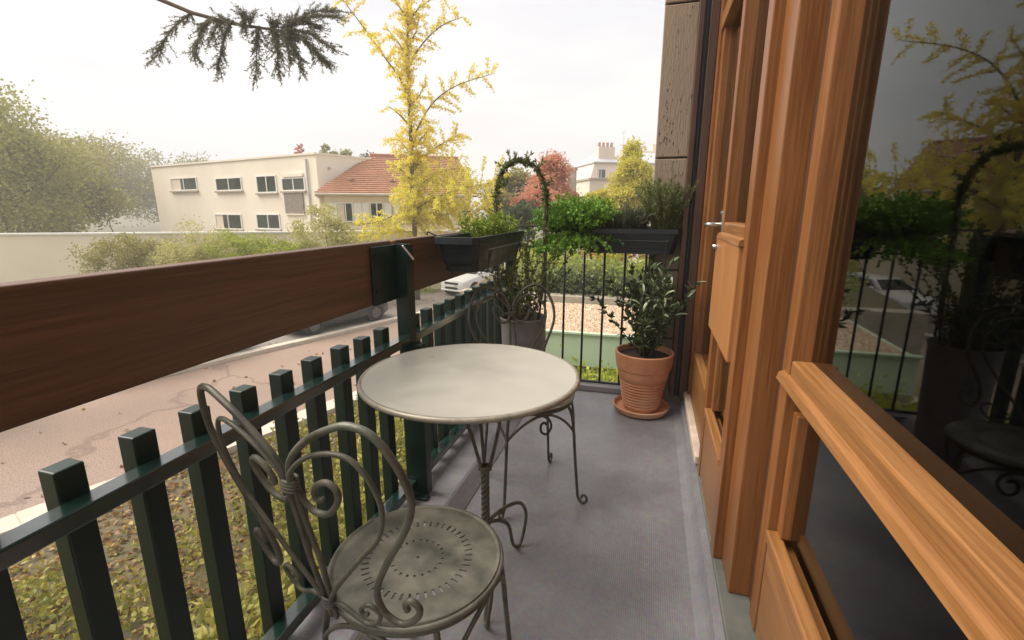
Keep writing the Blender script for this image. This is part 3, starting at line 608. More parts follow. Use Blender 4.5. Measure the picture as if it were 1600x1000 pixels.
# climbing plant on a hoop, rooted in the zinc bucket
hp = thing('hoop_vine', 'climbing vine trained over a tall wire hoop in the zinc bucket', 'plant', (-.715, 2.66, .535))
hw, z0 = .136, 0.0
hoop = [(-hw*.75, 0, -.02), (-hw, 0, .25), (-hw*1.05, 0, .55), (-hw*1.05, 0, .72), (-hw*.98, 0, .80), (-hw*.72, 0, .885), (-hw*.3, 0, .925), (hw*.15, 0, .925), (hw*.62, 0, .885), (hw*.95, 0, .80), (hw*1.05, 0, .70), (hw*1.0, 0, .55), (hw*.95, 0, .25), (hw*.7, 0, -.02)]
hs, _ = spline([Vector(p) for p in hoop], [1]*len(hoop), 8)
hs = [Matrix.Rotation(R(14), 3, 'Z') @ p for p in hs]
MB().tube(hs, .004, 6).build('hoop', 'rod', hp, smooth=True)
vine = MB(); P = []; D = []; P2 = []; D2 = []
for k in range(3):
    q = [p + Vector((.009*math.cos(i*.35 + k*2.1), .012*math.sin(i*.35 + k*2.1), .007*math.sin(i*.5 + k))) for i, p in enumerate(hs)]
    vine.tube(q, .0028, 5)
for i in range(len(hs) - 1):
    t = (hs[i+1] - hs[i]).normalized(); top = hs[i].z > .45
    for _ in range(13 if top else 4):
        P.append(tuple(hs[i].lerp(hs[i+1], rnd.random()) + Vector((rnd.gauss(0, .006), rnd.gauss(0, .008), rnd.gauss(0, .006))))); D.append(tuple(t*rnd.uniform(.2, 1.2)))
for k in range(30):   # loose side shoots and tips
    i = rnd.randrange(30, 82); p = hs[min(i, len(hs)-1)]; d = Vector((rnd.gauss(0, 1), rnd.gauss(0, .6), rnd.uniform(0, .9))).normalized(); q = [p + d*s*.014 for s in range(5)]; vine.tube(q, .0014, 4)
    for s in range(14): P.append(tuple(p + d*rnd.random()*.06)); D.append(tuple(d))
vine.build('stems', 'stem', hp, smooth=True)
P = np.array(P); D = np.array(D)
leaves('foliage', P, D + rdir(len(P))*.9, .026, .009, 'l_hoop', hp)
paths, P, D = stems_leaves((.02, 0, 0), 34, .62, .30, 36, curl=.35, spreadbase=.08)
mb = MB()
for q in paths: mb.tube(q, .0016, 4)
mb.build('climbing_stems', 'stem', hp)
leaves('lower_foliage', P, D + rdir(len(P))*1.2, .024, .016, 'l_vine', hp)
plant('vine_tuft', 'green leafy tuft beside the bucket vine, below the planter on the beam', 'plant', (-.73, 2.60, .80), 40, .20, 1.0, 22, 'l_vine', .026, .017, .0014, 1.2, 'greenstem', spreadbase=.06, curl=.4) if False else None

# potted shrub with separate leathery leaves
sh = thing('potted_shrub', 'leathery dark green shrub growing in the ribbed terracotta pot', 'shrub', (.005, 2.83, .34))
def leafmesh(name, L, W, m):
    mb = MB(); n = 6
    for i in range(n + 1):
        t = i / n; w = W * math.sin(math.pi * min(1, t*.94 + .03)) ** .8; z = .10*L*math.sin(t*2.4) - .12*L*t*t
        mb.v += [(t*L, -w/2, z + w*.22), (t*L, 0, z), (t*L, w/2, z + w*.22)]
    for i in range(n):
        k = i*3; mb.f += [(k, k+3, k+4, k+1), (k+1, k+4, k+5, k+2)]
    me = bpy.data.meshes.new(name); me.from_pydata(mb.v, [], mb.f); me.update(); me.polygons.foreach_set('use_smooth', [True]*len(me.polygons)); me.materials.append(M[m]); return me
lm = [leafmesh('leaf', .066, .017, 'l_pot'), leafmesh('leaf', .056, .015, 'l_pot'), leafmesh('leaf', .070, .018, 'l_pot2')]
mb = MB(); cnt = 0; small_P = []; small_D = []
for i in range(27):
    a = i*2.4 + rnd.uniform(-.3, .3); s = rnd.random()**.5 * .58; d = Vector((math.cos(a)*s - .02, math.sin(a)*s, 1)).normalized()
    q = [Vector((rnd.uniform(-.03, .03), rnd.uniform(-.03, .03), -.02))]; l = rnd.uniform(.40, .62) * (1.1 - .25*s)
    for j in range(7): d = (d + Vector((rnd.gauss(0, .10), rnd.gauss(0, .10), .02))).normalized(); q.append(q[-1] + d*l/7)
    mb.tube(q, [.0042 - .0004*j for j in range(8)], 5)
    for j in range(11):
        t = .22 + .78*(j/10); f = min(t*7, 6.999); p = q[int(f)].lerp(q[int(f)+1], f - int(f)); dd = (q[int(f)+1] - q[int(f)]).normalized()
        az = j*2.4 + i; out = (dd.orthogonal().normalized()); out = Matrix.Rotation(az, 3, dd) @ out
        ld = (dd*(.5 + .6*t) + out).normalized(); nrm = (dd - ld*dd.dot(ld)).normalized(); y = nrm.cross(ld)
        me = lm[2] if (rnd.random() < .4 and t > .5) else lm[rnd.randrange(2)]
        o = bpy.data.objects.new('leaf', me); COL.objects.link(o); o.parent = sh; cnt += 1
        sca = rnd.uniform(.75, 1.15)
        o.matrix_local = Matrix.Translation(p) @ Matrix((ld, y, nrm)).transposed().to_4x4() @ Matrix.Scale(sca, 4)
        for _ in range(8): small_P.append(tuple(p)); small_D.append(tuple(ld + Vector((rnd.gauss(0, .5), rnd.gauss(0, .5), rnd.gauss(0, .3)))))
mb.build('stems', 'stem', sh, smooth=True)
leaves('small_leaves', small_P, small_D, .042, .015, 'l_dark', sh, kind='stuff')

# ================================================================== OUTDOORS
def rot_into(v): return v
# ---------- trees
def limb_tube(mb, pts, r0, r1, n=6): 
    P = [Vector(p) for p in pts]; rr = [r0 + (r1 - r0) * i / (len(P) - 1) for i in range(len(P))]; mb.tube(P, rr, n, smooth=3)
def ginkgo():
    D = 21.8; g = thing('ginkgo_tree', 'slender yellow ginkgo tree in front of the red roofed house', 'tree', tuple(atd(648, 365, D).xy) + (GZ,))
    o = Vector(g.location); T = lambda x, y, dd=0: atd(x, y, D + dd) - o
    mb = MB(); trunk = [Vector((0, 0, 0)), T(650, 400), T(648, 365), T(645, 300), T(643, 240), T(640, 180), T(638, 120), T(637, 60), T(637, 0), T(638, -60), T(639, -120)]
    limb_tube(mb, trunk, .13, .02, 8)
    limbs = [  # px path, depth drift, twig length, density
        ([(641, 152), (622, 118), (600, 88), (572, 48), (536, 0), (515, -30)], .8, 1.0, 1.0), ([(650, 206), (668, 172), (690, 148), (722, 130), (768, 116)], -.9, .75, 1.1),
        ([(650, 262), (668, 240), (692, 224), (718, 210)], .7, .7, 1.5), ([(640, 98), (662, 66), (690, 40), (724, 26)], -.6, .65, .9), ([(638, 92), (622, 66), (604, 44)], .4, .55, 1.0),
        ([(638, 40), (655, 12), (690, -10)], .4, .6, 1.2), ([(638, 30), (620, 5), (600, -25)], -.4, .6, 1.2), ([(643, 200), (625, 180), (606, 165)], -.4, .45, .6),
        ([(646, 330), (672, 312), (705, 300), (745, 290), (778, 284)], -1.2, 1.05, 1.6), ([(648, 345), (690, 336), (735, 330), (770, 325)], .9, 1.05, 1.6), ([(648, 352), (676, 330), (706, 310)], 1.4, 1.05, 1.4),
        ([(646, 300), (662, 285), (690, 268), (720, 262)], 1.0, 1.0, 1.5), ([(645, 285), (630, 268), (615, 258)], -.8, .6, 1.2), ([(644, 250), (634, 230), (618, 215)], .6, .6, 1.3), ([(647, 340), (622, 335), (596, 345), (560, 352)], -.9, .65, 1.5),
        ([(648, 362), (618, 362), (585, 368), (552, 372)], .8, .6, 1.5), ([(643, 230), (660, 215), (672, 196)], -.5, .6, 1.4), ([(641, 165), (655, 150), (664, 130)], .5, .5, 1.0), ([(646, 310), (632, 300), (614, 300)], .9, .6, 1.2), ([(638, 70), (650, 50), (655, 25)], .2, .55, 1.2)]
    limbs.append(([(643, 262), (641, 200), (639, 140), (637, 80), (637, 20), (638, -80)], 0, .50, 2.0)); limbs.append(([(647, 350), (645, 320), (644, 280), (643, 250)], 0, .8, 2.0))
    P, Dr = [], []; PL, DL = [], []
    for px, dd, tl, dens in limbs:
        pts = [T(x, y, dd * i / (len(px) - 1)) for i, (x, y) in enumerate(px)]; q, _ = spline(pts, [1]*len(pts), 6)
        if dd: limb_tube(mb, pts, .042, .01, 5)
        length = sum((q[i+1] - q[i]).length for i in range(len(q) - 1)); nt_ = int(length * (6.0 if px[0][1] < 225 else 10) * dens)
        for k in range(nt_):
            f = (k + rnd.random()) / nt_ * (len(q) - 1.01); i = int(f); p = q[i].lerp(q[i+1], f - i); t = (q[i+1] - q[i]).normalized()
            side = t.orthogonal().normalized(); side = Matrix.Rotation(rnd.uniform(0, 2*math.pi), 3, t) @ side
            d = (t * rnd.uniform(.2, .6) + side + Vector((0, 0, -.12 if p.z < T(640, 230).z else .05))).normalized(); l = 1.5 * tl * rnd.uniform(.45, 1.1) * (1 - .35 * f / len(q))
            e = p + d*l*.6; e2 = e + (d + Vector((0, 0, -.25))).normalized()*l*.4
            mb.tube([p, e, e2], [.008, .005, .003], 3, cap=False)
            low = p.z < T(640, 255).z
            for s in range(int(l * (95 if not low else 95))):
                u = rnd.random(); a = p.lerp(e, u/.6) if u < .6 else e.lerp(e2, (u - .6)/.4)
                (PL if low and rnd.random() < .7 else P).append(tuple(a + Vector((rnd.gauss(0, .045), rnd.gauss(0, .045), rnd.gauss(0, .045))))); (DL if len(PL) > len(DL) else Dr).append(tuple(d*.4 + Vector((rnd.gauss(0, .7), rnd.gauss(0, .7), rnd.gauss(0, .7)))))
    mb.build('trunk', 'bark', g, smooth=True)
    cr = leaves('crown', P, Dr, .070, .070, 'l_ginkgo', g); leaves('low_foliage', PL, DL, .072, .072, 'l_ginkgo_low', cr)
ginkgo()
def tree(name, label, cat, base, trunk_h, crown_c, crown_r, nclump, nleaf, m, L, group=None, bark='bark', rtrunk=.12, cl=.34, shape=None):
    """trunk with limbs; leaves gathered in clumps on the crown's volume; crown_c, crown_r relative to base"""
    t = thing(name, label, cat, base, 0, group); mb = MB(); C0 = Vector(crown_c); Rr = Vector(crown_r)
    limb_tube(mb, [(0, 0, 0), (rnd.gauss(0, .05), 0, trunk_h*.5), (rnd.gauss(0, .1), rnd.gauss(0, .1), trunk_h), tuple(C0 + Vector((0, 0, Rr.z*.8)))], rtrunk, rtrunk*.15, 7)
    P = []; D = []
    for k in range(nclump):
        v = Vector(rdir(1)[0]) * (rnd.random() ** .45)
        if shape: 
            w = shape((v.z + 1) / 2); v.x *= w; v.y *= w
        c = C0 + Vector((v.x*Rr.x, v.y*Rr.y, v.z*Rr.z)); r = min(Rr) * cl * rnd.uniform(.6, 1.25)
        if k % 3 == 0: limb_tube(mb, [(0, 0, max(trunk_h*.6, min(c.z - .5*Rr.z, C0.z))), tuple(Vector((0, 0, C0.z*.5)).lerp(c, .6)), tuple(c)], rtrunk*.3, rtrunk*.06, 4)
        q = rng.normal(size=(nleaf, 3)) * r * .55; q[:, 2] *= .7
        P.append(q + np.array(c)); D.append(unit(q) + rdir(nleaf) * .9)
    mb.build('trunk', bark, t, smooth=True)
    leaves('crown', np.concatenate(P), np.concatenate(D), L, L*.75, m, t); return t
def at_ground(x, y, D): p = atd(x, y, D); return (p.x, p.y, GZ)
def tree_px(name, label, cat, x, ytop, ybot, wpx, D, nclump, nleaf, m, L, **kw):
    top = atd(x, ytop, D); bot = atd(x, ybot, D); c = (top.z + bot.z)/2 - GZ; rz = (top.z - bot.z)/2; rx = wpx / 2 / 740 * D / .98
    return tree(name, label, cat, (top.x, top.y, GZ), max(.4, bot.z - GZ), (0, 0, c), (rx, rx, rz), nclump, nleaf, m, L, **kw)
cone = lambda f: 1.15 - .85*f
tree_px('maple_tree', 'coral red autumn tree beyond the hoop vine', 'tree', 862, 242, 345, 76, 24, 70, 300, 'l_orange', .11, cl=.30, shape=cone)
tree_px('maple_tree', 'lower orange autumn tree in front of the coral red tree', 'tree', 838, 288, 352, 60, 21, 40, 240, 'l_orange', .10, cl=.34)
tree_px('maple_tree', 'yellow green autumn tree in front of the grey mansard house', 'tree', 990, 224, 360, 62, 24, 90, 260, 'l_yellow', .11, cl=.28, shape=lambda f: 1.1 - .75*f*f)
tree_px('bushy_tree', 'small yellow bush at the foot of the grey mansard house', 'tree', 938, 294, 356, 36, 21, 24, 110, 'l_yellow', .14)
tree_px('bushy_tree', 'olive bushy tree between the hoop vine and the ginkgo', 'tree', 800, 268, 345, 70, 30, 40, 140, 'l_olive', .2)
tree_px('bushy_tree', 'dark evergreen bush under the olive tree', 'tree', 812, 318, 372, 60, 18, 26, 140, 'l_dark', .13)
tree_px('bushy_tree', 'pale leafy shrub in front of the cream yard wall', 'tree', 505, 322, 420, 84, 20.8, 34, 160, 'l_pale', 0.098, rtrunk=.05, cl=.30)
tree_px('bushy_tree', 'low yellow green shrub along the foot of the cream yard wall', 'tree', 560, 370, 430, 110, 21.2, 30, 180, 'l_pale', 0.090, rtrunk=.05)
tree_px('bushy_tree', 'yellow green bush at the corner of the cream yard wall', 'tree', 452, 378, 430, 90, 20.8, 30, 200, 'l_lime', 0.090, rtrunk=.05)
for x, yt, lb in ((507, 226, 'poplar nearest the red treetop behind the flat white building'), (524, 224, 'middle one of three pointed poplars behind the flat white building'), (540, 225, 'poplar nearest the tiled roof behind the flat white building')): tree_px('poplar_tree', lb, 'tree', x, yt, 300, 17, 55, 26, 60, 'l_poplar', .35, group='poplars behind the white building', cl=.5, shape=cone)
tree_px('bushy_tree', 'dull red treetop behind the flat white building', 'tree', 470, 231, 290, 36, 50, 20, 60, 'l_red', .3)
tree_px('bushy_tree', 'dark flat treetop peeping over the white side wall', 'tree', 578, 243, 290, 40, 60, 20, 60, 'l_dark', .35)
tree_px('bushy_tree', 'leafy green tree beyond the street past the flat white building', 'tree', 60, 205, 370, 190, 40, 70, 300, 'l_olive', .26)
for i, (x, yt, D_, w) in enumerate(((150, 225, 70, 150), (260, 236, 80, 120), (-30, 215, 75, 160))):
    tree_px('bushy_tree', ('broad grey green tree far behind the left end of the white building', 'distant low round tree behind the white building', 'large far tree beyond the end of the yard wall')[i], 'tree', x, yt, 345, w, D_, 60, 260, 'l_olive', .34)
for i, (x, yt, w) in enumerate(((380, 362, 110), (300, 355, 120), (200, 362, 150))):
    tree_px('bushy_tree', ('round lime shrub near the slot in the yard wall', 'pale shrub spreading against the yard wall past the lime shrub', 'wide low shrub at the plain end of the yard wall')[i], 'tree', x, yt, 440, w, 20.5, 40, 190, ('l_lime', 'l_pale', 'l_olive')[i], .09, rtrunk=.05)
tree_px('bushy_tree', 'tall yellow green tree at the near corner of the flat white building', 'tree', -40, 120, 400, 190, 30, 70, 320, 'l_poplar', .20)

def cedar():
    c = thing('cedar_tree', 'dark cedar whose drooping boughs reach into the sky above the street', 'tree', (-13.2, 5.2, GZ)); o = Vector(c.location)
    mb = MB(); limb_tube(mb, [(0, 0, 0), (.1, 0, 6), (0, .1, 14)], .5, .12, 8); P = []; D = []
    tips = [((524, 26), 9.3), ((516, 74), 9.0), ((508, 96), 9.6), ((470, 104), 9.2), ((436, 116), 9.0), ((526, 16), 10.2), ((500, 92), 10.0), ((455, 95), 9.0), ((400, 118), 9.2), ((340, 105), 9.6), ((300, 90), 9.0), ((240, 95), 9.4), ((490, 40), 9.6), ((430, 60), 9.3), ((380, 40), 9.2), ((330, 60), 9.8)]
    root = Vector((0, 0, 8.6)); hub = atd(300, 20, 9.4) - o
    limb_tube(mb, [tuple(root), tuple(root.lerp(hub, .5) + Vector((0, 0, .5))), tuple(hub), tuple(atd(440, 48, 9.4) - o)], .06, .02, 6)
    for (px, d) in tips:
        e = atd(px[0], px[1], d) - o; s = hub.lerp(atd(440, 48, 9.4) - o, min(1, max(0, (px[0] - 250) / 200)))
        mid = s.lerp(e, .5) + Vector((0, 0, .12)); q, _ = spline([s, mid, e], [1]*3, 8); limb_tube(mb, [s, mid, e], .025, .006, 4)
        for k in range(60):
            f = rnd.random() * (len(q) - 1.01); i = int(f); p = q[i].lerp(q[i+1], f - i); t = (q[i+1] - q[i]).normalized()
            d_ = (t*.9 + Vector((rnd.gauss(.1, .5), rnd.gauss(0, .5), rnd.gauss(-.12, .22)))).normalized(); l = rnd.uniform(.10, .32)
            e2 = p + d_*l; mb.tube([p, e2], [.006, .003], 3, cap=False)
            for j in range(int(l*120)): P.append(tuple(p.lerp(e2, rnd.random()))); D.append(tuple(d_*.7 + Vector((rnd.gauss(0, .8), rnd.gauss(0, .8), rnd.gauss(.1, .6)))))
    mb.build('trunk', 'bark', c, smooth=True); leaves('crown', P, D, .048, .014, 'l_cedar', c)
cedar()

# ---------- buildings
class Wall:      # a vertical facade from A to B; u along, z up, w outward (towards us)
    def __init__(s, A, B):
        s.A = Vector((A[0], A[1], 0)); d = Vector((B[0] - A[0], B[1] - A[1], 0)); s.len = d.length; s.e = d.normalized(); s.n = Vector((s.e.y, -s.e.x, 0))
    def p(s, u, z, w=0): return s.A + s.e*u + s.n*w + Vector((0, 0, z))
    def uv(s, x, y): q = onp(x, y, s.A, s.n); return ((q - s.A).dot(s.e), q.z)
    def slab(s, mb, u0, u1, z0, z1, w0, w1):
        return mb.prism([s.p(u0, z0, w0), s.p(u1, z0, w0), s.p(u1, z1, w0), s.p(u0, z1, w0)], s.n*(w1 - w0))
def window_on(W, parent, u0, u1, z0, z1, nm='window', depth=.12, frame=.07, mull=True):
    mb = MB(); W.slab(mb, u0, u1, z0, z1, .004, .012); w = child(mb, nm, 'darkglass', parent)
    mb = MB()
    for a in ((u0 - frame, u0, z0 - frame, z1 + frame), (u1, u1 + frame, z0 - frame, z1 + frame), (u0, u1, z0 - frame, z0), (u0, u1, z1, z1 + frame)): W.slab(mb, *a, .002, .05)
    if mull: W.slab(mb, (u0+u1)/2 - .03, (u0+u1)/2 + .03, z0, z1, .013, .045)
    f = mb.build('frame', 'white'); f.parent = w; f.matrix_parent_inverse = w.matrix_parent_inverse.copy()
    f.matrix_parent_inverse = (Matrix.Translation(parent.location)).inverted() if False else Matrix.Identity(4)
    f.location = (0, 0, 0)
    if rnd.random() < .6:
        k_ = rnd.uniform(.25, .5); mb = MB(); W.slab(mb, u0, u0 + (u1 - u0)*k_, z0, z1, .0125, .0128); cu = mb.build('curtain', 'pink_render'); cu.parent = w
    mb = MB(); W.slab(mb, u0 - .14, u1 + .14, z0 - frame - .09, z0 - frame - .001, .002, .14); sl = mb.build('sill', 'coping'); sl.parent = w
    return w

# flat white building
zt = 4.1
K = atz(493, 241, zt); Lf = atz(425, 246.5, zt); Fa = atz(600, 252, zt)
e1 = (Lf - K).normalized()
Lf2 = K + e1 * 17
wb = thing('flat_building', 'cream white flat roofed modern building behind the yard wall', 'building', (K.x, K.y, GZ))
Wf = Wall(Lf2, K); Ws = Wall(K, Fa + (Fa - K).normalized()*3)
back = -Ws.e
mb = MB(); q = [Lf2, K, K + Ws.e*Ws.len, Lf2 + Ws.e*Ws.len]; mb.prism([(p.x, p.y, GZ) for p in q], (0, 0, zt - GZ)); child(mb, 'wall', 'white_render', wb)
mb = MB(); Ws.slab(mb, .03, Ws.len, GZ, zt + .004, .002, .03); child(mb, 'side_wall', 'white_lit', wb)
mb = MB(); Wf.slab(mb, 0, Wf.len, zt - .0, zt + .10, -.25, .07); child(mb, 'parapet', 'white_render', wb)
mb = MB(); Ws.slab(mb, .07, Ws.len, zt + .005, zt + .1, -.25, .07); child(mb, 'parapet', 'white_lit', wb)
a = Wf.uv(443, 297); b = Wf.uv(475, 279); window_on(Wf, wb, a[0], b[0], a[1], b[1] + .02)
mb = MB(); u0, z1 = Wf.uv(442, 272); u1, _ = Wf.uv(474, 272); z0 = b[1] + .12; Wf.slab(mb, u0, u1, z0, z1, .003, .10); child(mb, 'shutter_box', 'white_render', wb)
mb = MB(); u0, z1 = Wf.uv(445, 301); u1, z0 = Wf.uv(477, 334); Wf.slab(mb, u0, u1, z0, z1, .003, .09); child(mb, 'stone_panel', 'brick', wb)
mb = MB(); Wf.slab(mb, u0 - .05, u1 + .05, z0 - .06, z0 - .001, .003, .12); child(mb, 'ledge', 'white_render', wb)
for (x0, y0, x1, y1) in ((404, 300, 430, 275), (404, 356, 436, 336), (340, 297, 376, 278), (340, 356, 376, 336), (270, 297, 306, 278)):
    a = Wf.uv(x0, y0); b = Wf.uv(x1, y1); window_on(Wf, wb, a[0], b[0], a[1], b[1])
mb = MB(); a = Ws.uv(513, 263); mb.tube([Ws.p(a[0], a[1], .03), Ws.p(a[0], a[1], .15)], .08, 8); child(mb, 'vent', 'slate', wb)

mb = MB(); a = Wf.uv(484, 300); mb.tube([Wf.p(a[0], zt - .2, .07), Wf.p(a[0], GZ, .07)], .05, 8); child(mb, 'downpipe', 'slate', wb)
# red roofed house
A = atd(497, 308, 25.6); B = atd(742, 294, 28.5); ez = 2.05
Wh = Wall(A, B); hb = -Wh.n
hs_ = thing('tiled_house', 'cream house with red tiled roof and white shutters behind the ginkgo', 'house', (A.x, A.y, GZ))
mb = MB(); dpt = 7.0; q = [Wh.p(.3, 0, -.25), Wh.p(Wh.len - .2, 0, -.25), Wh.p(Wh.len - .2, 0, -dpt), Wh.p(.3, 0, -dpt)]; mb.prism([(p.x, p.y, GZ) for p in q], (0, 0, ez - GZ - .02)); child(mb, 'wall', 'cream', hs_)
rz_ = 4.35; r0 = Wh.p(3.0, rz_, -dpt/2); r1 = Wh.p(Wh.len - .1, rz_, -dpt/2)
c0, c1, c2, c3 = Wh.p(-.15, ez, .15), Wh.p(Wh.len + .15, ez, .15), Wh.p(Wh.len + .15, ez, -dpt - .3), Wh.p(-.15, ez, -dpt - .3)
mb = MB().add([c0, c1, c2, c3, r0, r1] + [p - Vector((0, 0, .12)) for p in (c0, c1, c2, c3)], [(0, 1, 5, 4), (2, 3, 4, 5), (3, 0, 4), (0, 6, 7, 1), (1, 7, 8, 2), (2, 8, 9, 3), (3, 9, 6, 0), (6, 9, 8, 7)])
rf = child(mb, 'roof', 'rooftile', hs_)
mb = MB().add([Wh.p(Wh.len - .2, ez - .1, -.25), Wh.p(Wh.len - .2, ez - .1, -dpt), r1 - Vector((0, 0, .12))], [(0, 1, 2)]); child(mb, 'gable', 'cream', hs_)
# courses of tiles as real steps on the visible slope
mb = MB(); NC = 20; rowd = (r0 - c0); 
for i in range(NC):
    f0, f1 = i/NC, (i+1)/NC; up_ = Vector((0, 0, 1))
    a0 = c0.lerp(r0, f0); b0 = c1.lerp(r1, f0); a1 = c0.lerp(r0, f1); b1 = c1.lerp(r1, f1)
    mb.add([a0 + up_*.085, b0 + up_*.085, b1 + up_*.025, a1 + up_*.025, a0 + up_*.01, b0 + up_*.01], [(0, 1, 2, 3), (4, 5, 1, 0)])
child(mb, 'tile_courses', 'rooftile', hs_)
mb = MB(); mb.tube([c0 + Vector((0, 0, -.05)) + Wh.n*.06, c1 + Vector((0, 0, -.05)) + Wh.n*.06], .07, 6); child(mb, 'gutter', 'kerb', hs_)
mb = MB(); mb.tube([r0 + Vector((0, 0, .06)), r1 + Vector((0, 0, .06))], .11, 6); child(mb, 'ridge_tiles', 'rooftile', hs_)
for (f, g_) in ((.12, .30), (.40, .30), (.62, .30), (.50, .78), (.84, .35)):
    p = c0.lerp(c1, f).lerp(r0.lerp(r1, f), g_); mb = MB(); mb.box(p.x - .14, p.x + .14, p.y - .14, p.y + .14, p.z + .02, p.z + .2, .03); child(mb, 'roof_vent', 'chimney', hs_)
Wi = Wall(Wh.p(.3, 0, -.25), Wh.p(Wh.len - .2, 0, -.25))
for (x0, x1) in ((531, 549), (581, 597), (628, 642)):
    a = Wi.uv(x0, 345); b = Wi.uv(x1, 318); window_on(Wi, hs_, a[0], b[0], a[1], b[1])
    w = (b[0] - a[0])*.62
    for (s0, s1) in ((a[0] - w - .1, a[0] - .1), (b[0] + .1, b[0] + w + .1)):
        mb = MB(); Wi.slab(mb, s0, s1, a[1] - .05, b[1] + .05, .06, .11)
        shu = child(mb, 'shutter', 'white', hs_)
# yard wall with coping, in front of both houses
Ya = atd(300, 372, 22.3); Yb = atd(700, 362, 24.3); Wy = Wall(Ya, Yb)
Yw = thing('yard_wall', 'long cream yard wall with pale coping across the street', 'wall', (Ya.x, Ya.y, GZ))
mb = MB(); Wy.slab(mb, -12, Wy.len + 2, GZ, .12, -.25, 0); child(mb, 'wall', 'cream', Yw)
mb = MB(); Wy.slab(mb, -12, Wy.len + 2, .121, .20, -.32, .07); child(mb, 'coping', 'white', Yw)
for x in (436, 330, 620):
    u, _ = Wy.uv(x, 380); mb = MB(); Wy.slab(mb, u - .06, u + .06, -1.6, -.25, .002, .05); child(mb, 'wall_slot', 'coping', Yw)

# grey mansard house far right
D0 = 56; ma, mbb = atd(920, 320, D0), atd(1100, 320, D0 + 3); Wm = Wall(ma, mbb)
ms = thing('mansard_house', 'tall pale apartment house with grey mansard roof and chimney', 'building', (ma.x, ma.y, GZ))
def zz(x, y): return Wm.uv(x, y)[1]
zc = zz(925, 281); zr = zz(925, 254); ztp = zz(940, 231)
def mslab(nm, m, u0, u1, z0, z1, w0, w1): mb = MB(); Wm.slab(mb, u0, u1, z0, z1, w0, w1); return child(mb, nm, m, ms)
L_ = Wm.len
mslab('wall', 'pink_render', 0, L_, GZ, zc, -9, 0)
mslab('cornice', 'coping', -.15, L_, zc, zc + .22, -9, .25)
mb = MB().add([Wm.p(.1, zc + .22, -.05), Wm.p(L_, zc + .22, -.05), Wm.p(L_, zr, -.5), Wm.p(.7, zr, -.5), Wm.p(.1, zc + .22, -8.9), Wm.p(.7, zr, -8.4), Wm.p(L_, zr, -8.4), Wm.p(L_, zc + .22, -8.9)], [(0, 1, 2, 3), (4, 0, 3, 5), (7, 4, 5, 6)]); child(mb, 'attic_wall', 'pink_render', ms)
mslab('attic_cornice', 'slate', .55, L_, zr, zr + .15, -8.5, -.3)
mb = MB().add([Wm.p(.7, zr + .15, -.5), Wm.p(L_, zr + .15, -.5), Wm.p(L_, ztp, -3.5), Wm.p(2.6, ztp, -3.5), Wm.p(.7, zr + .15, -8.3), Wm.p(2.6, ztp, -5.5), Wm.p(L_, ztp, -5.5), Wm.p(L_, zr + .15, -8.3)], [(0, 1, 2, 3), (4, 0, 3, 5), (7, 4, 5, 6), (3, 2, 6, 5)]); child(mb, 'roof', 'slate', ms)
u, z = Wm.uv(937, 280); chim = mslab('chimney', 'pink_render', 1.5, 3.5, zr + .5, zz(930, 226), -2.4, -1.4)
for k in range(4): mb = MB(); p = Wm.p(1.75 + k*.5, zz(930, 226), -1.9); mb.tube([p, p + Vector((0, 0, .5))], .16, 8); child(mb, 'chimney_pot', 'chimney', ms)
for (x0, y0, x1, y1) in ((932, 279, 946, 265), (968, 279, 980, 265), (1006, 279, 1018, 265)):
    a = Wm.uv(x0, y0); b = Wm.uv(x1, y1); window_on(Wm, ms, a[0], b[0], a[1] + .1, b[1])
for (x0, y0, x1, y1) in ((924, 325, 934, 305), (950, 325, 960, 305), (978, 325, 988, 305), (1006, 325, 1016, 305)):
    a = Wm.uv(x0, y0); b = Wm.uv(x1, y1); window_on(Wm, ms, a[0], b[0], a[1], b[1])
    mslab('balcony_rail', 'slate', a[0] - .25, b[0] + .25, a[1], a[1] + .7, .10, .14)
# taller wing behind
mslab('rear_wing', 'cream', 8.5, L_ + 5, GZ, zz(1010, 219), -16, -9.2)
mslab('rear_cornice', 'slate', 8.2, L_ + 5, zz(1010, 234), zz(1010, 231), -9.19, -8.9)
mslab('rear_chimney', 'pink_render', 13.2, 14.2, zz(1010, 219), zz(1010, 203), -12, -11)
p = Wm.p(8.4, zz(985, 219), -10); mb = MB(); mb.tube([p, p + Vector((0, 0, 2.6))], .035, 4)
for dz, w in ((2.5, .5), (2.3, .35)): mb.tube([p + Vector((-w, 0, dz)), p + Vector((w, 0, dz))], .025, 4)
child(mb, 'antenna', 'slate', ms)
pil = atd(893, 300, 34); mb = MB(); mb.box(-.28, .28, -.28, .28, 0, atd(893, 266, 34).z - GZ, .02); mb.box(-.34, .34, -.34, .34, atd(893, 266, 34).z - GZ + .001, atd(893, 266, 34).z - GZ + .18, .03)
o = mb.build('chimney_stack', 'coping', label='brown square chimney stack beside the coral red tree', cat='chimney'); o.location = (pil.x, pil.y, GZ)

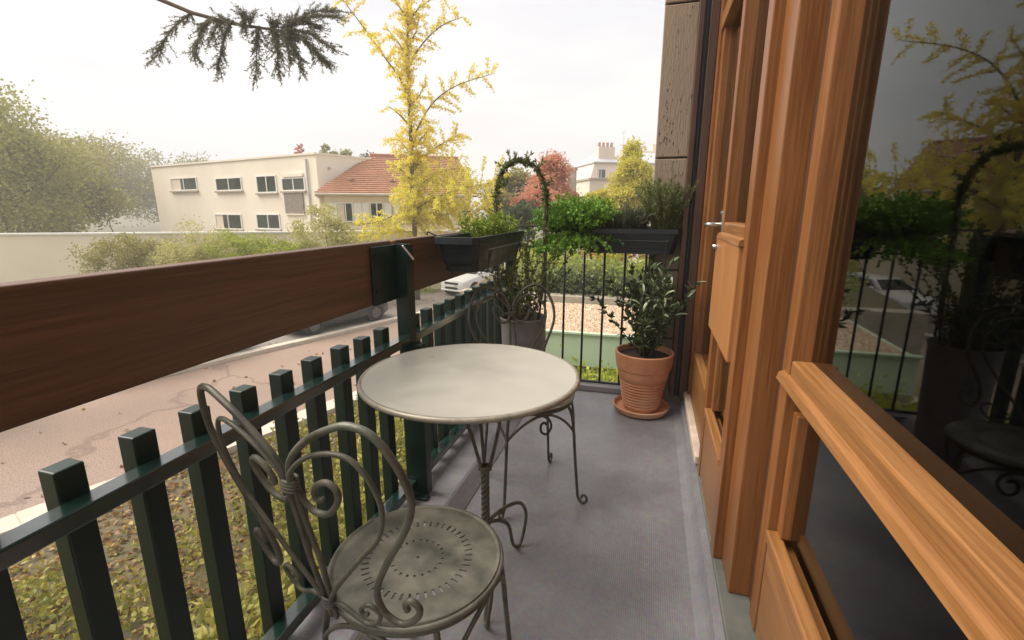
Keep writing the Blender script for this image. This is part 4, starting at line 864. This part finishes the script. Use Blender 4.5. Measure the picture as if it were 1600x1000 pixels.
# garage with gravel roof, hedge bank behind
gz = -.85
gar = thing('garage', 'low garage with gravel flat roof and pale green fascia', 'garage', (-.5, 9.2, GZ))
child(MB().box(-3.0, 5.5, 7.92, 10.6, GZ, gz - .60), 'wall', 'coping', gar)
child(MB().box(-3.05, 5.5, 7.86, 10.6, gz - .595, gz - .03), 'fascia', 'fascia', gar)
child(MB().box(-3.09, 5.5, 7.82, 7.90, gz - .029, gz + .015, .01), 'edge_trim', 'fascia', gar)
child(MB().box(-2.97, 5.5, 7.905, 10.55, gz - .0285, gz - .02), 'roof_deck', 'gravel', gar)
mb = MB(); ico = [(0, 0, 1), (.9, 0, .1), (.28, .85, .1), (-.72, .53, .1), (-.72, -.53, .1), (.28, -.85, .1)]; icf = [(0, 1, 2), (0, 2, 3), (0, 3, 4), (0, 4, 5), (0, 5, 1)]
for i in range(9000):
    s = rnd.uniform(.016, .042); cx = rnd.uniform(-2.95, 2.2); cy = rnd.uniform(7.92, 10.5); a = rnd.uniform(0, 6.28); sx, sy = rnd.uniform(.7, 1.3), rnd.uniform(.7, 1.3)
    mb.add([(cx + s*(x*sx*math.cos(a) - y*sy*math.sin(a)), cy + s*(x*sx*math.sin(a) + y*sy*math.cos(a)), gz - .02 + s*z*.8) for x, y, z in ico], icf)
M['pebble'] = leafmat('pebble', [(.62, .46, .32), (.46, .32, .20), (.68, .54, .40), (.34, .24, .16), (.56, .42, .30)], 0, .8)
child(mb, 'gravel', 'pebble', gar, kind='stuff')
cop = thing('retaining_wall', 'weathered concrete wall top behind the gravel roof', 'wall', (-.5, 10.9, GZ))
for i in range(7): child(MB().box(-4.4 + i*1.5, -4.4 + (i+1)*1.5 - .012, 10.62, 11.0, GZ, -.72 + rnd.uniform(-.01, .01), .015), 'coping_block', 'coping', cop)
MB().prism([(-4.5, 11.0, GZ - .1), (-4.5, 11.0, -.86), (-4.5, 15.5, -.5), (-4.5, 15.5, GZ - .1)], (12, 0, 0)).build('bank', 'ground', kind='structure')
def leafbank(name, label, cat, cx, cy, cz, sx, sy, sz, n, m, L, group=None, clumps=40):
    t = thing(name, label, cat, (cx, cy, cz), 0, group)
    cc = np.c_[rng.uniform(-sx, sx, clumps), rng.uniform(-sy, sy, clumps), rng.uniform(0, sz, clumps)]
    k = rng.integers(0, clumps, n); q = rng.normal(size=(n, 3)) * np.array([.22, .22, .17]) * min(1, max(sx, .5)); q[:, 2] = np.abs(q[:, 2])
    mb = MB()
    for i in range(0, clumps, 2): mb.tube([(cc[i, 0]*.6, cc[i, 1]*.6, -.1), tuple(cc[i])], [.02, .006], 4)
    mb.build('stems', 'stem', t); leaves('foliage', cc[k] + q, unit(q) + rdir(n)*.8, L, L*.6, m, t); return t
leafbank('hedge', 'loose green hedge growing on the bank behind the concrete wall', 'hedge', -.6, 11.8, -.85, 2.6, .6, .45, 12000, 'l_hedge', .085, clumps=90)
leafbank('hedge', 'yellow green upper hedge on the bank behind the loose green hedge', 'hedge', -.4, 13.4, -.65, 3.2, .7, .55, 9000, 'l_lime', .09, clumps=80)
leafbank('shrub', 'red leaved shrub at the top of the bank under the planter', 'shrub', -.3, 15.0, -.35, 1.6, .4, .4, 3500, 'l_red', .10, clumps=30)
leafbank('shrub', 'dark clump of strappy leaves just behind the concrete wall', 'shrub', -1.2, 11.35, -.82, 1.1, .15, .2, 3000, 'l_dark', .12, clumps=30)
leafbank('shrub', 'lime green bush growing against the pale green fascia', 'shrub', -.6, 7.1, -2.1, 2.2, .4, .65, 14000, 'l_lime', .075, clumps=60)
leafbank('shrub', 'dark green bush below the end kerb of the balcony', 'shrub', -.9, 5.6, -2.5, 1.8, .6, .6, 9000, 'l_ivy', .07, clumps=40)
leafbank('shrub', 'yellow verge bush beside the white car', 'shrub', -12.3, 22.5, GZ, 1.6, .8, .9, 4000, 'l_lime', .12, clumps=30)
leafbank('shrub', 'yellow bush behind the white car by the railing corner', 'shrub', -8.8, 29.0, GZ, 1.6, 1.2, 1.8, 5000, 'l_ginkgo_low', .14, clumps=40)
leafbank('shrub', 'green bush at the street edge seen between the pickets', 'shrub', -4.4, 9.6, GZ, .8, 1.8, .6, 5000, 'l_lime', .08, clumps=40)
leafbank('shrub', 'tangled bush of yellow green leaves under the balcony railing', 'shrub', -2.7, 3.2, GZ, .8, 2.6, 1.1, 15000, 'l_ivy', .10, clumps=80)

# ground cover and fallen leaves in the garden strip under the balcony
n = 30000; w_ = rng.uniform(-12.5, -5.5, n); l_ = rng.uniform(-19, 4, n); P = np.c_[S0.x + pv.x*w_ + dv.x*l_, S0.y + pv.y*w_ + dv.y*l_, GZ + rng.random(n)*.05]; P = P[P[:, 0] < -.95]; n = len(P)
leaves('fallen_leaves', P, np.c_[rng.normal(size=(n, 2)), rng.random(n)*.3], .085, .06, 'l_litter', kind='stuff', label='brown and yellow leaf litter on the garden strip', cat='leaves')
n = 30000; w_ = rng.uniform(-12.0, -6.0, 140); l_ = rng.uniform(-18, 3, 140); cc = np.c_[S0.x + pv.x*w_ + dv.x*l_, S0.y + pv.y*w_ + dv.y*l_]; cc = cc[cc[:, 0] < -1.3]; k = rng.integers(0, len(cc), n); q = rng.normal(size=(n, 2))*.28
P = np.c_[cc[k] + q, GZ + .03 + rng.random(n)*.32]
leaves('ground_cover', P, rdir(n, .6), .075, .05, 'l_ivy', kind='stuff', label='yellow green ground cover in patches below the railing', cat='ground cover')
n = 9000; P = np.c_[rng.uniform(-14, -7.4, n), rng.uniform(20, 34, n), np.full(n, GZ + .1)]; keep = ((P[:, :2] - np.array([S0.x, S0.y])) @ np.array([pv.x, pv.y])) > 3.0; P = P[keep]
leaves('verge_grass', P, rdir(len(P), 1.2), .22, .03, 'l_lime', kind='stuff', label='yellow green verge grass beside the parked white car', cat='grass')

n = 500; w_ = rng.uniform(-5, 6, n); l_ = rng.uniform(-14, 22, n); P = np.c_[S0.x + pv.x*w_ + dv.x*l_, S0.y + pv.y*w_ + dv.y*l_, np.where(w_ > .3, GZ + .125, GZ + .035)]
leaves('road_leaves', P[(w_ < -.05) | (w_ > .35)], np.c_[rng.normal(size=(n, 2)), rng.random(n)*.1][(w_ < -.05) | (w_ > .35)], .10, .07, 'l_litter', kind='stuff', label='scattered fallen leaves on the street and parking strip', cat='leaves')
# ---------- cars
def car(label, loc, heading, paint, seed=0):
    c = thing('parked_car', label, 'car', loc, heading, 'cars parked along the far kerb')     # local: front = -y
    W = .86
    # body loft: sections along y: (y, half width low, half width mid, z bottom, z belt)
    secs = [(-2.02, .60, .58, .34, .62), (-1.96, .74, .72, .24, .74), (-1.75, .84, .80, .20, .83), (-1.2, .87, .83, .20, .93), (-.85, .88, .83, .20, .99), (0, .88, .84, .20, 1.0), (1.0, .88, .83, .20, 1.01), (1.7, .85, .80, .22, 1.0), (1.98, .76, .72, .30, .92), (2.04, .66, .62, .40, .80)]
    vs = []; fs = []
    for (y, wl, wm, zb, zt_) in secs:
        zm = zb + (zt_ - zb)*.55
        vs += [(-wl*.92, y, zb), (-wl, y, zb + .10), (-wl*1.0, y, zm), (-wm, y, zt_ - .05), (-wm*.9, y, zt_), (0, y, zt_ + .035), (wm*.9, y, zt_), (wm, y, zt_ - .05), (wl, y, zm), (wl, y, zb + .10), (wl*.92, y, zb)]
    k = 11
    for i in range(len(secs) - 1): fs += [(i*k + j, (i+1)*k + j, (i+1)*k + (j+1) % k, i*k + (j+1) % k) for j in range(k)]
    fs += [tuple(range(k)), tuple((len(secs)-1)*k + j for j in range(k - 1, -1, -1))]
    MB().add(vs, fs).build('body', paint, c, smooth='auto')
    cab = [(-.98, .78, 1.0, .0), (-.35, .66, 1.42, 1), (.2, .66, 1.49, 1), (1.0, .65, 1.47, 1), (1.62, .60, 1.36, 1), (1.95, .70, 1.0, 0)]
    zbelt = 1.0
    base = [(-.98, .77), (1.95, .70)]
    roof = [(-.32, .60, 1.40), (.2, .62, 1.47), (1.0, .61, 1.46), (1.6, .57, 1.37)]
    vs = [(-.77, -.98, .97), (.77, -.98, .97), (.70, 1.95, .97), (-.70, 1.95, .97)]
    for (y, w, z) in roof: vs += [(-w, y, z - .05), (-w*.86, y, z), (w*.86, y, z), (w, y, z - .05)]
    fs = [(0, 1, 7, 6, 5, 4), (1, 2, 19, 15, 11, 7), (3, 0, 4, 8, 12, 16), (2, 3, 16, 17, 18, 19)]
    for i in range(3): fs += [(4+i*4 + j, 5+i*4 + j, 9+i*4 + j, 8+i*4 + j) for j in range(3)]
    MB().add(vs, fs).build('cabin', paint, c, smooth='auto')
    n_ = .012
    wsx = MB().add([(-.68, -.93 - n_, 1.02), (.68, -.93 - n_, 1.02), (.53, -.40 - n_, 1.355), (-.53, -.40 - n_, 1.355)], [(0, 1, 2, 3)]); wsx.build('windscreen', 'carglass', c)
    for s in (-1, 1):
        MB().add([(s*.772, -.72, 1.03), (s*.76, .38, 1.03), (s*.655, .36, 1.38), (s*.640, -.22, 1.335)], [(0, 1, 2, 3) if s > 0 else (3, 2, 1, 0)]).build('side_window', 'carglass', c)
        MB().add([(s*.76, .46, 1.03), (s*.735, 1.35, 1.03), (s*.635, 1.20, 1.37), (s*.655, .44, 1.38)], [(0, 1, 2, 3) if s > 0 else (3, 2, 1, 0)]).build('side_window', 'carglass', c)
        MB().add([(s*.50, -1.985, .62), (s*.72, -1.90, .64), (s*.765, -1.72, .80), (s*.60, -1.92, .745)], [(0, 1, 2, 3) if s > 0 else (3, 2, 1, 0)]).build('headlight', 'lamp', c)
        MB().box(min(s*.82, s*.98), max(s*.82, s*.98), -.68, -.56, 1.02, 1.13, .03).build('mirror', paint, c)
        for y in (-1.28, 1.28):
            w = MB().tube([(s*.70, y, .31), (s*.895, y, .31)], .31, 20).build('wheel', 'tyre', c, smooth='auto')
            MB().tube([(s*.896, y, .31), (s*.906, y, .31)], .20, 14).build('rim', 'rim', w)
            MB().tube([(s*.60, y, .33), (s*.886, y, .33)], .37, 20).build('wheel_arch', 'plate', c)
    MB().box(-.42, .42, -2.055, -1.99, .60, .69, .01).build('grille', 'plate', c)
    MB().box(-.40, .40, -2.05, -1.96, .36, .45, .01).build('lower_grille', 'plate', c)
    MB().box(-.66, .66, -2.07, -1.95, .27, .33, .02).build('bumper_lip', paint, c)
    MB().box(-.26, .26, -2.068, -2.03, .475, .575, .005).build('number_plate', 'white', c)
    MB().box(-.7, .7, -1.7, 1.8, .15, .24).build('underside', 'plate', c)
    return c
hd = math.atan2(-dv.x, dv.y)
cp = atz(706, 463, GZ + .11) + dv*2.0
car('white compact car parked facing the balcony beyond the railing corner', (cp.x, cp.y, GZ + .11), hd, 'carwhite')
f_ = atz(600, 492, GZ + .11); L0 = (f_ - S0).dot(dv) - .1
q = S0 + pv*1.32 + dv*(L0 - 2.0)
car('dark car parked beyond the kerb, mostly hidden by the timber beam near its metal bracket', (q.x, q.y, GZ + .11), hd + math.pi, 'cardark')
q2 = q - dv*5.4
car('dark car parked behind the plain stretch of timber beam', (q2.x, q2.y, GZ + .11), hd + math.pi, 'cardark')

# ---------- haze volume added to brighten and pale the far houses
hz = MB().box(-150, 150, -40, 190, GZ - 1.5, 26).build('haze', 'white', kind='stuff', label='added pale haze in the air over the street', cat='haze')
m, n, l, b = nt('haze_air'); n.remove(b); vv = n.new('ShaderNodeVolumePrincipled')
vv.inputs['Color'].default_value = (1, .97, .92, 1); vv.inputs['Density'].default_value = .0032; vv.inputs['Anisotropy'].default_value = .2
l.new(vv.outputs[0], n['Material Output'].inputs['Volume']); hz.data.materials.clear(); hz.data.materials.append(m)
